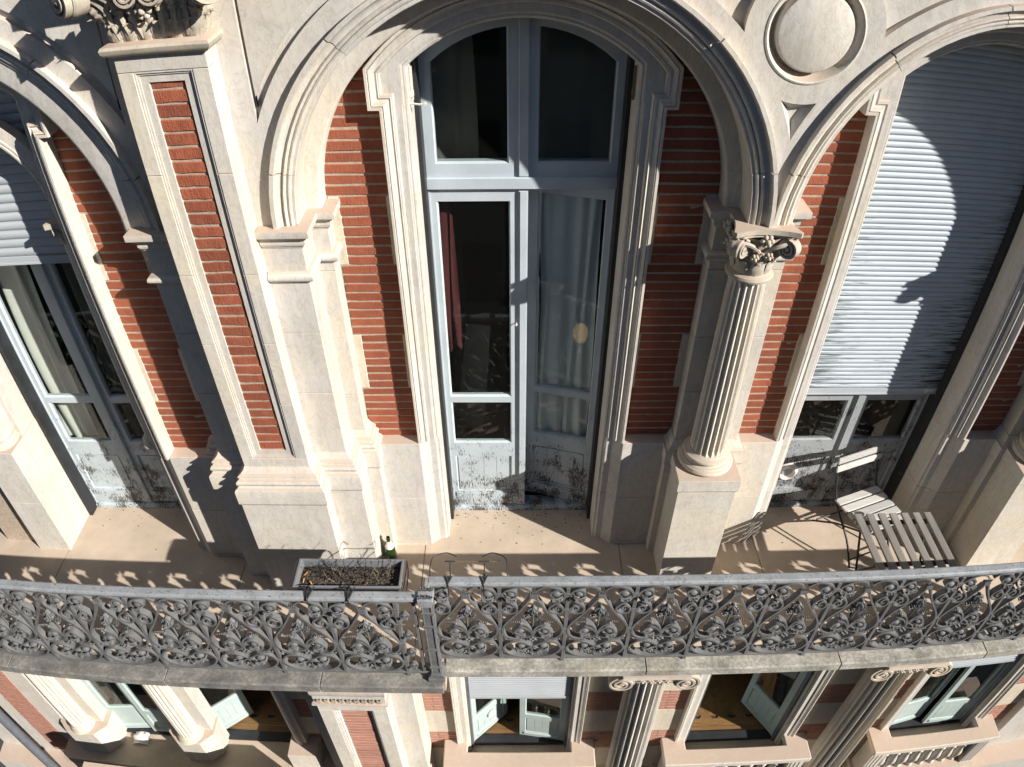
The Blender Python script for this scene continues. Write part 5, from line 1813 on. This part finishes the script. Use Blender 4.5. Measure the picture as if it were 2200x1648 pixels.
def lower_bay(xc, shutter_z=None):
    bed = MB()
    op = [(xc - 0.66, -5.2), (xc - 0.66, -0.4), (xc + 0.66, -0.4), (xc + 0.66, -5.2)]
    bed.add(*face_poly([(xc - 1.30, -5.2), (xc - 1.30, -0.2), (xc + 1.30, -0.2), (xc + 1.30, -5.2)] + op[::-1], [], 0.006))
    root = bed.build('brick_infill', 'mortar', building)
    zb, band, k = -0.55, 0, 0
    z = -0.60
    bands = [(-0.99, -1.55, 's'), (-1.55, -2.02, 'b'), (-2.02, -2.88, 's'), (-2.88, -3.36, 'b'), (-3.36, -3.93, 's'), (-3.93, -4.42, 'b'), (-4.42, -5.1, 's')]
    for s in (-1, 1):
        for z1, z0, kind in bands:
            if kind == 's':
                a, b = sorted((xc + s * 0.74, xc + s * 1.26))
                MB().box(a, b, -0.004, 0.06, z0 + 0.003, z1 - 0.003).build('stone_band', 'stone_warm', root, bevel=0.003)
            else:
                n = round((z1 - z0) / 0.068)
                for c in range(n):
                    h = (z1 - z0) / n
                    for p0, p1 in ((0.765, 1.0), (1.006, 1.24)):
                        a, b = sorted((xc + s * p0, xc + s * p1))
                        small_brick(a, b, 0.0, z0 + c * h + 0.006, z0 + (c + 1) * h - 0.006, 'brick_pink')
        # jamb with its outer moulding
        j = MB()
        path = [(xc + s * OPEN, -5.0), (xc + s * OPEN, -0.4)]
        j.sweep(path if s < 0 else path[::-1], [(0.0, -0.14), (0.0, 0.006), (0.008, 0.016), (0.022, 0.018), (0.026, 0.030), (0.036, 0.036), (0.094, 0.036), (0.098, 0.050),
                                              (0.115, 0.052), (0.135, 0.064), (0.142, 0.060), (0.146, 0.068), (0.158, 0.068), (0.160, -0.03)], M_face)
        j.build('window_jamb', 'stone', root, smooth=0.5)
    # coping in front of the window, U-shaped, and the balustrade below it
    m = MB()
    u = [(xc - 0.94, 0.0), (xc - 0.94, -0.365), (xc + 0.94, -0.365), (xc + 0.94, 0.0), (xc + 0.645, 0.0), (xc + 0.645, -0.163), (xc - 0.645, -0.163), (xc - 0.645, 0.0)]
    m.prism(u, ZC_ - 0.10, ZC_, 'z')
    cp = m.build('coping', 'stone', root, bevel=0.012)
    for s in (-1, 1):
        a, b = sorted((xc + s * 0.70, xc + s * 0.90))
        p = MB()
        p.box(a, b, -0.33, -0.10, -5.05, ZC_ - 0.10)
        for q in range(3):
            p.box(a + 0.03 + 0.055 * q, a + 0.055 + 0.055 * q, -0.336, -0.32, -4.95, ZC_ - 0.14)
        p.build('balustrade_pier', 'stone', root)
    bz = [(0.045, -4.98), (0.045, -4.94), (0.028, -4.92), (0.040, -4.86), (0.058, -4.78), (0.056, -4.72), (0.032, -4.60), (0.026, -4.54), (0.040, -4.52), (0.026, -4.50), (0.030, -4.40), (0.048, -4.36), (0.048, -4.25)]
    for q in range(8):
        x = xc - 0.60 + 1.2 * q / 7
        b = MB()
        b.lathe(bz, 12, (x, -0.24, 0))
        b.build('baluster', 'stone', root, smooth=0.8)
    MB().box(xc - 0.94, xc + 0.94, -0.365, 0.0, -5.10, -4.98).build('balustrade_base', 'stone', root)
    MB().box(xc - 0.66, xc + 0.66, -0.12, 0.12, -4.60, ZF - 0.012).build('sill_floor', 'floor_cement', root)
    return root
for xc in (XC, XLOW, XRR):
    lower_bay(xc)

def lower_window(xc, label, ang_l, ang_r, half=0.575, yf=0.085, vent=False, zs_=None):
    m = MB()
    for s in (-1, 1):
        a, b = sorted((xc + s * (half - 0.004), xc + s * (half + 0.06)))
        m.box(a, b, yf - 0.01, yf + 0.05, ZF, -0.4)
    root = m.build('french_window', 'paint_green', building, label=label)
    for s in (-1, 1):
        a, b = sorted((xc + s * (half + 0.004), xc + s * (half + 0.034)))
        MB().box(a, b, yf - 0.06, yf - 0.011, ZF, -0.4).build('shutter_track', 'zinc', root)
    MB().box(xc - half, xc + half, yf - 0.03, yf + 0.09, ZF - 0.01, ZF + 0.035).build('threshold', 'black_metal', root)
    w = half - 0.002
    bars = ((-3.80, -0.9),)
    for sgn, ang, hx in ((1, ang_l, xc - half), (-1, ang_r, xc + half)):
        leaf(root, (hx, yf), sgn, ang, w, ZF + 0.045, -0.5, 'paint_green', bars=bars, panel=(-4.30, -3.90), shed=0.07, meet=0.07)
    if vent:
        v = MB()
        v.lathe([(0.0, -0.03), (0.045, -0.03), (0.062, -0.022), (0.066, 0.0)], 24, axis='y')
        v.transform(Matrix.Translation((xc - half, yf, 0)) @ Matrix.Rotation(ang_l, 4, 'Z') @ Matrix.Translation((0.30, 0.0, -4.02)))
        v.build('round_vent', 'pvc', root, smooth=0.8)
    return root
lower_window(XC, 'sage-green lower french window with both leaves opened inwards and a round vent', radians(42), radians(9), vent=True)
lower_window(XLOW, 'sage-green lower french window with its right leaf swung wide open', radians(86), radians(58))
lower_window(XRR, 'sage-green lower french window with leaves nearly closed at the far right', radians(10), radians(0))
def low_shutter(xc, label, z0=-3.13):
    root = thing('roller_shutter', label, 'shutter', (xc, 0.055, z0), 'roller shutters of the lower windows')
    me = slat_mesh(1.15, 0.045, 'shutter_clean')
    z = z0 + 0.05
    while z < -1.2:
        link('slat', me, root, loc=(xc, 0.045, z))
        z += 0.045
    MB().box(xc - 0.575, xc + 0.575, 0.030, 0.052, z0, z0 + 0.048).build('bottom_bar', 'shutter_clean', root)
low_shutter(XC, 'pale roller shutter half raised above the lower window with the round vent', -3.10)
low_shutter(XRR, 'pale roller shutter half raised above the far right lower window', -2.75)

# big fluted columns with scroll capitals
def ionic(x):
    y = -0.13
    c = MB()
    fluted(c, x, y, -9.0, -2.02, 0.235, 0.205, n=20, depth=0.12, fade=0.10)
    co = c.build('column', 'stone', building, smooth=0.55)
    k = MB()
    k.lathe([(0.15, -2.03), (0.215, -2.02), (0.228, -2.0), (0.222, -1.98), (0.21, -1.97), (0.225, -1.93), (0.25, -1.86), (0.24, -1.82), (0.15, -1.80)], 40, (x, y, 0))
    k.box(x - 0.30, x + 0.30, y - 0.255, y + 0.13, -1.86, -1.79)
    k.box(x - 0.34, x + 0.34, y - 0.30, y + 0.13, -1.79, -1.73)
    k.build('capital', 'stone', co, smooth=0.6)
    for s in (-1, 1):
        link('volute', VOLUTE_BIG, co, loc=(x + s * 0.33, y - 0.235, -1.93), scale=(s * 1.8, 1.3, 1.8))
        v = MB()
        v.lathe([(0.0, 0.0), (0.112, 0.0), (0.085, 0.10), (0.078, 0.16), (0.105, 0.26), (0.0, 0.26)], 20, (x + s * 0.33, y - 0.20, -1.90), axis='y')
        v.build('volute_roll', 'stone', co, smooth=0.7)
    for q in range(5):
        link('leaf', LEAF, co, loc=(x - 0.17 + 0.085 * q, y - 0.225, -1.99), scale=(0.9, 1.2, 1.15))
    for q in range(4):
        link('rosette', ROSETTE_STONE, co, loc=(x - 0.13 + 0.085 * q, y - 0.25, -1.90), scale=(0.9, 0.9, 0.9))
ionic(XCOL)
ionic(4.11)

# lower pilaster with a pink brick panel
lp_ = MB()
lp_.box(XP - 0.345, XP + 0.345, -0.50, 0.0, -9.5, -0.3)
lpo = lp_.build('pilaster', 'stone', building)
for s in (-1, 1):
    a, b = sorted((XP + s * 0.205, XP + s * 0.352))
    MB().box(a, b, -0.58, -0.49, -9.0, -2.13).build('stone_block', 'stone', lpo, bevel=0.003)
    a, b = sorted((XP + s * 0.33, XP + s * 0.58))
    MB().box(a, b, -0.36, 0.0, -9.5, -0.4).build('side_pier', 'stone', lpo, bevel=0.003)
MB().box(XP - 0.352, XP + 0.352, -0.58, -0.49, -2.127, -1.99).build('stone_block', 'stone', lpo, bevel=0.003)
f = MB()
f.sweep([(XP - 0.205, -9.0), (XP + 0.205, -9.0), (XP + 0.205, -2.13), (XP - 0.205, -2.13)], [(-0.001, 0.575), (0.01, 0.575), (0.01, 0.565), (0.022, 0.565), (0.025, 0.553), (0.038, 0.553), (0.046, 0.542), (0.052, 0.52)], M_face, closed=True)
f.build('panel_moulding', 'stone', lpo, smooth=0.5)
MB().box(XP - 0.16, XP + 0.16, -0.525, -0.49, -8.9, -2.17).build('mortar_bed', 'mortar', lpo)
z = -2.25
while z > -4.6:
    put_brick(lpo, XP - 0.150, XP + 0.150, -0.532, z, z + 0.054, 'brick_pink')
    z -= 0.068
k = MB()
k.sweep([(XP + 0.352, -0.30), (XP + 0.352, -0.58), (XP - 0.352, -0.58), (XP - 0.352, -0.30)],
        [(-0.02, -2.0), (0.012, -1.99), (0.03, -1.975), (0.03, -1.95), (0.008, -1.945), (0.008, -1.80), (0.012, -1.795), (0.018, -1.77), (0.022, -1.755), (0.022, -1.70), (-0.02, -1.69)], M_plan)
k.build('capital', 'stone', lpo, smooth=0.5)
for q in range(9):
    link('leaf', LEAF, lpo, loc=(XP - 0.30 + 0.075 * q, -0.59, -1.945), scale=(0.75, 1.1, 1.1))

# left bay of the lower storey: two lights between slender fluted columns on pedestals
loggia = MB()
loggia.box(-6.1, -2.2, -0.42, 0.30, ZF - 0.15, ZF)
structure(loggia.build('loggia_floor', 'floor_cement'))
for x in (-4.11, -5.62):
    p = MB()
    hw = 0.15 if x > -5 else 0.20
    p.prism([(x - hw, -0.27), (x + hw, -0.27), (x + hw + 0.15, -0.13), (x + hw + 0.15, 0.10), (x - hw - 0.15, 0.10), (x - hw - 0.15, -0.13)], ZF, -3.90, 'z')
    p.build('pedestal', 'stone', building, bevel=0.004)
    c = MB()
    fluted(c, x, -0.13, -3.77, -0.5, 0.125, 0.112, n=18)
    co = c.build('column', 'stone', building, smooth=0.55)
    MB().lathe([(0.05, -3.905), (0.165, -3.90), (0.172, -3.885), (0.165, -3.868), (0.150, -3.858), (0.142, -3.84), (0.150, -3.825), (0.152, -3.81), (0.138, -3.795), (0.127, -3.77), (0.05, -3.765)],
               32, (x, -0.13, 0)).build('column_base', 'stone_warm', co, smooth=0.7)
    MB().box(x - 0.27, x + 0.27, -0.08, 0.12, -3.90, -0.4).build('pier', 'stone', co, bevel=0.003)
# right jamb of the left bay with its moulding and colonnette
j = MB()
path = [(-2.80, ZF), (-2.80, -0.4)]
j.sweep(path[::-1], [(0.0, -0.14), (0.0, 0.10), (0.02, 0.12), (0.04, 0.10), (0.05, 0.15), (0.10, 0.16), (0.12, 0.13), (0.16, 0.13), (0.17, 0.0)], M_face)
j.build('window_jamb', 'stone', building, smooth=0.5)
MB().box(-2.86, -2.50, -0.30, 0.05, ZF, -4.05).build('pedestal', 'stone', building, bevel=0.004)
b = MB()
b.add(*face_poly(rect(-2.66, -2.20, -5.2, -0.3), [], -0.03))
bo = b.build('brick_infill', 'mortar', building)
zz = -4.4
kk = 0
while zz < -1.2:
    if (kk // 7) % 2 == 0:
        small_brick(-2.62, -2.28, -0.042, zz, zz + 0.058, 'brick_pink')
    elif kk % 7 == 0:
        MB().box(-2.64, -2.26, -0.05, 0.0, zz - 0.003, zz + 7 * 0.067 - 0.008).build('stone_band', 'stone_warm', bo)
    zz += 0.067
    kk += 1
lower_window(-3.43, 'sage-green lower french window opened inwards between fluted column and brick pilaster', radians(38), radians(88), half=0.555, yf=0.07)
lower_window(-4.86, 'sage-green lower french window with a crumpled white rag on its sill at far left', radians(6), radians(0), half=0.50, yf=0.07)
rag = MB()
rr = random.Random(11)
vs, fs = [], []
for j in range(9):
    for i in range(9):
        u, v = i / 8 - 0.5, j / 8 - 0.5
        vs.append((-5.02 + 0.22 * u + 0.02 * rr.uniform(-1, 1), -0.03 + 0.18 * v, ZF + 0.03 + 0.07 * (1 - 3 * (u * u + v * v)) * rr.uniform(0.5, 1) + 0.01 * sin(22 * v)))
for j in range(8):
    for i in range(8):
        a = j * 9 + i
        fs.append((a, a + 1, a + 10, a + 9))
rag.add(vs, fs)
tag(rag.build('crumpled_rag', 'label_paper', smooth=2.0), 'crumpled white rag lying before the far left lower window', 'rag')

# far left: grey drainpipe in front of a strip of pink brick
dp = MB()
dp.tube([(-6.16, -0.60, -9.0), (-6.16, -0.60, -0.5)], 0.062, 14)
dpo = thing('drainpipe', 'grey zinc drainpipe running down at the lower left corner', 'drainpipe', (-6.16, -0.60, -9.0))
dp.build('pipe', 'zinc', dpo, smooth=0.8)
MB().lathe([(0.060, -4.62), (0.072, -4.61), (0.072, -4.54), (0.060, -4.53)], 16, (-6.16, -0.60, 0)).build('pipe_collar', 'zinc', dpo, smooth=0.7)
zz = -5.0
while zz < -2.4:
    small_brick(-6.62, -6.24, -0.112, zz, zz + 0.058, 'brick_pink')
    zz += 0.067

sb = SMALL.build('brickwork', 'brick_pink', building)
sb['kind'] = 'stuff'

# ------------------------------------------------------------------ lower rooms
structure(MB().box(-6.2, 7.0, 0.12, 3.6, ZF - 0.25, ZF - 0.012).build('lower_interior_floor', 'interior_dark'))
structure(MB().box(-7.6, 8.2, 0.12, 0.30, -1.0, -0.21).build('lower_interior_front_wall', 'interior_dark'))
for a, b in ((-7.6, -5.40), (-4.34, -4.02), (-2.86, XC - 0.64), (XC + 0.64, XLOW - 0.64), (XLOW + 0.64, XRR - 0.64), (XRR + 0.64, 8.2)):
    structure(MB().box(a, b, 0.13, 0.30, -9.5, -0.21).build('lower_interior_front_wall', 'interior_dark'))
herr = thing('herringbone_floor', 'dark oak herringbone parquet inside the lower windows', 'floor', (2.7, 0.9, ZF))
pm = MB().box(-0.165, 0.165, -0.040, 0.040, -0.006, 0.006).mesh('plank', 'parquet')
for xc, w_, cnt in ((XLOW, 1.2, 9), (XC, 0.9, 5), (-3.43, 0.9, 6)):
    for r in range(cnt):
        for cidx in range(-5, 6):
            x = xc + cidx * 0.238
            if abs(x - xc) > w_ * 0.62:
                continue
            y = 0.46 + r * 0.119
            for s in (-1, 1):
                link('plank', pm, herr, loc=(x + s * 0.0595, y, ZF - 0.004), rot=(0, 0, s * pi / 4))
    MB().box(xc - 0.75, xc + 0.75, 0.41, 1.6, ZF - 0.013, ZF - 0.0085).build('subfloor', 'parquet', herr)
    bm_ = MB().box(-0.70, 0.70, -0.050, 0.050, -0.006, 0.007).mesh('plank', 'parquet')
    for q in range(2):
        link('plank', bm_, herr, loc=(xc, 0.21 + 0.104 * q, ZF - 0.004))

# parapet of the lower left loggia, and an unseen house added to narrow the sky
MB().box(-5.30, -2.30, -0.86, -0.72, -5.10, -3.68).build('loggia_parapet', 'stone', building, bevel=0.006)
opp = thing('sky_blocking_house', 'plain grey house out of view, added across the street to narrow the sky', 'building', (0, -19.0, -9.5))
MB().box(-45, 45, -27, -15, -9.5, 7.5).build('wall', 'render_grey', opp)
wm = MB().box(-0.6, 0.6, -0.08, 0.02, -1.1, 1.1).mesh('window', 'interior_dark')
for r_ in range(4):
    for c_ in range(14):
        link('window', wm, opp, loc=(-16 + 2.5 * c_, -14.99, -7.0 + 3.9 * r_))
structure(MB().box(-60, 60, -60, 60, -9.6, -9.5).build('street', 'street'))
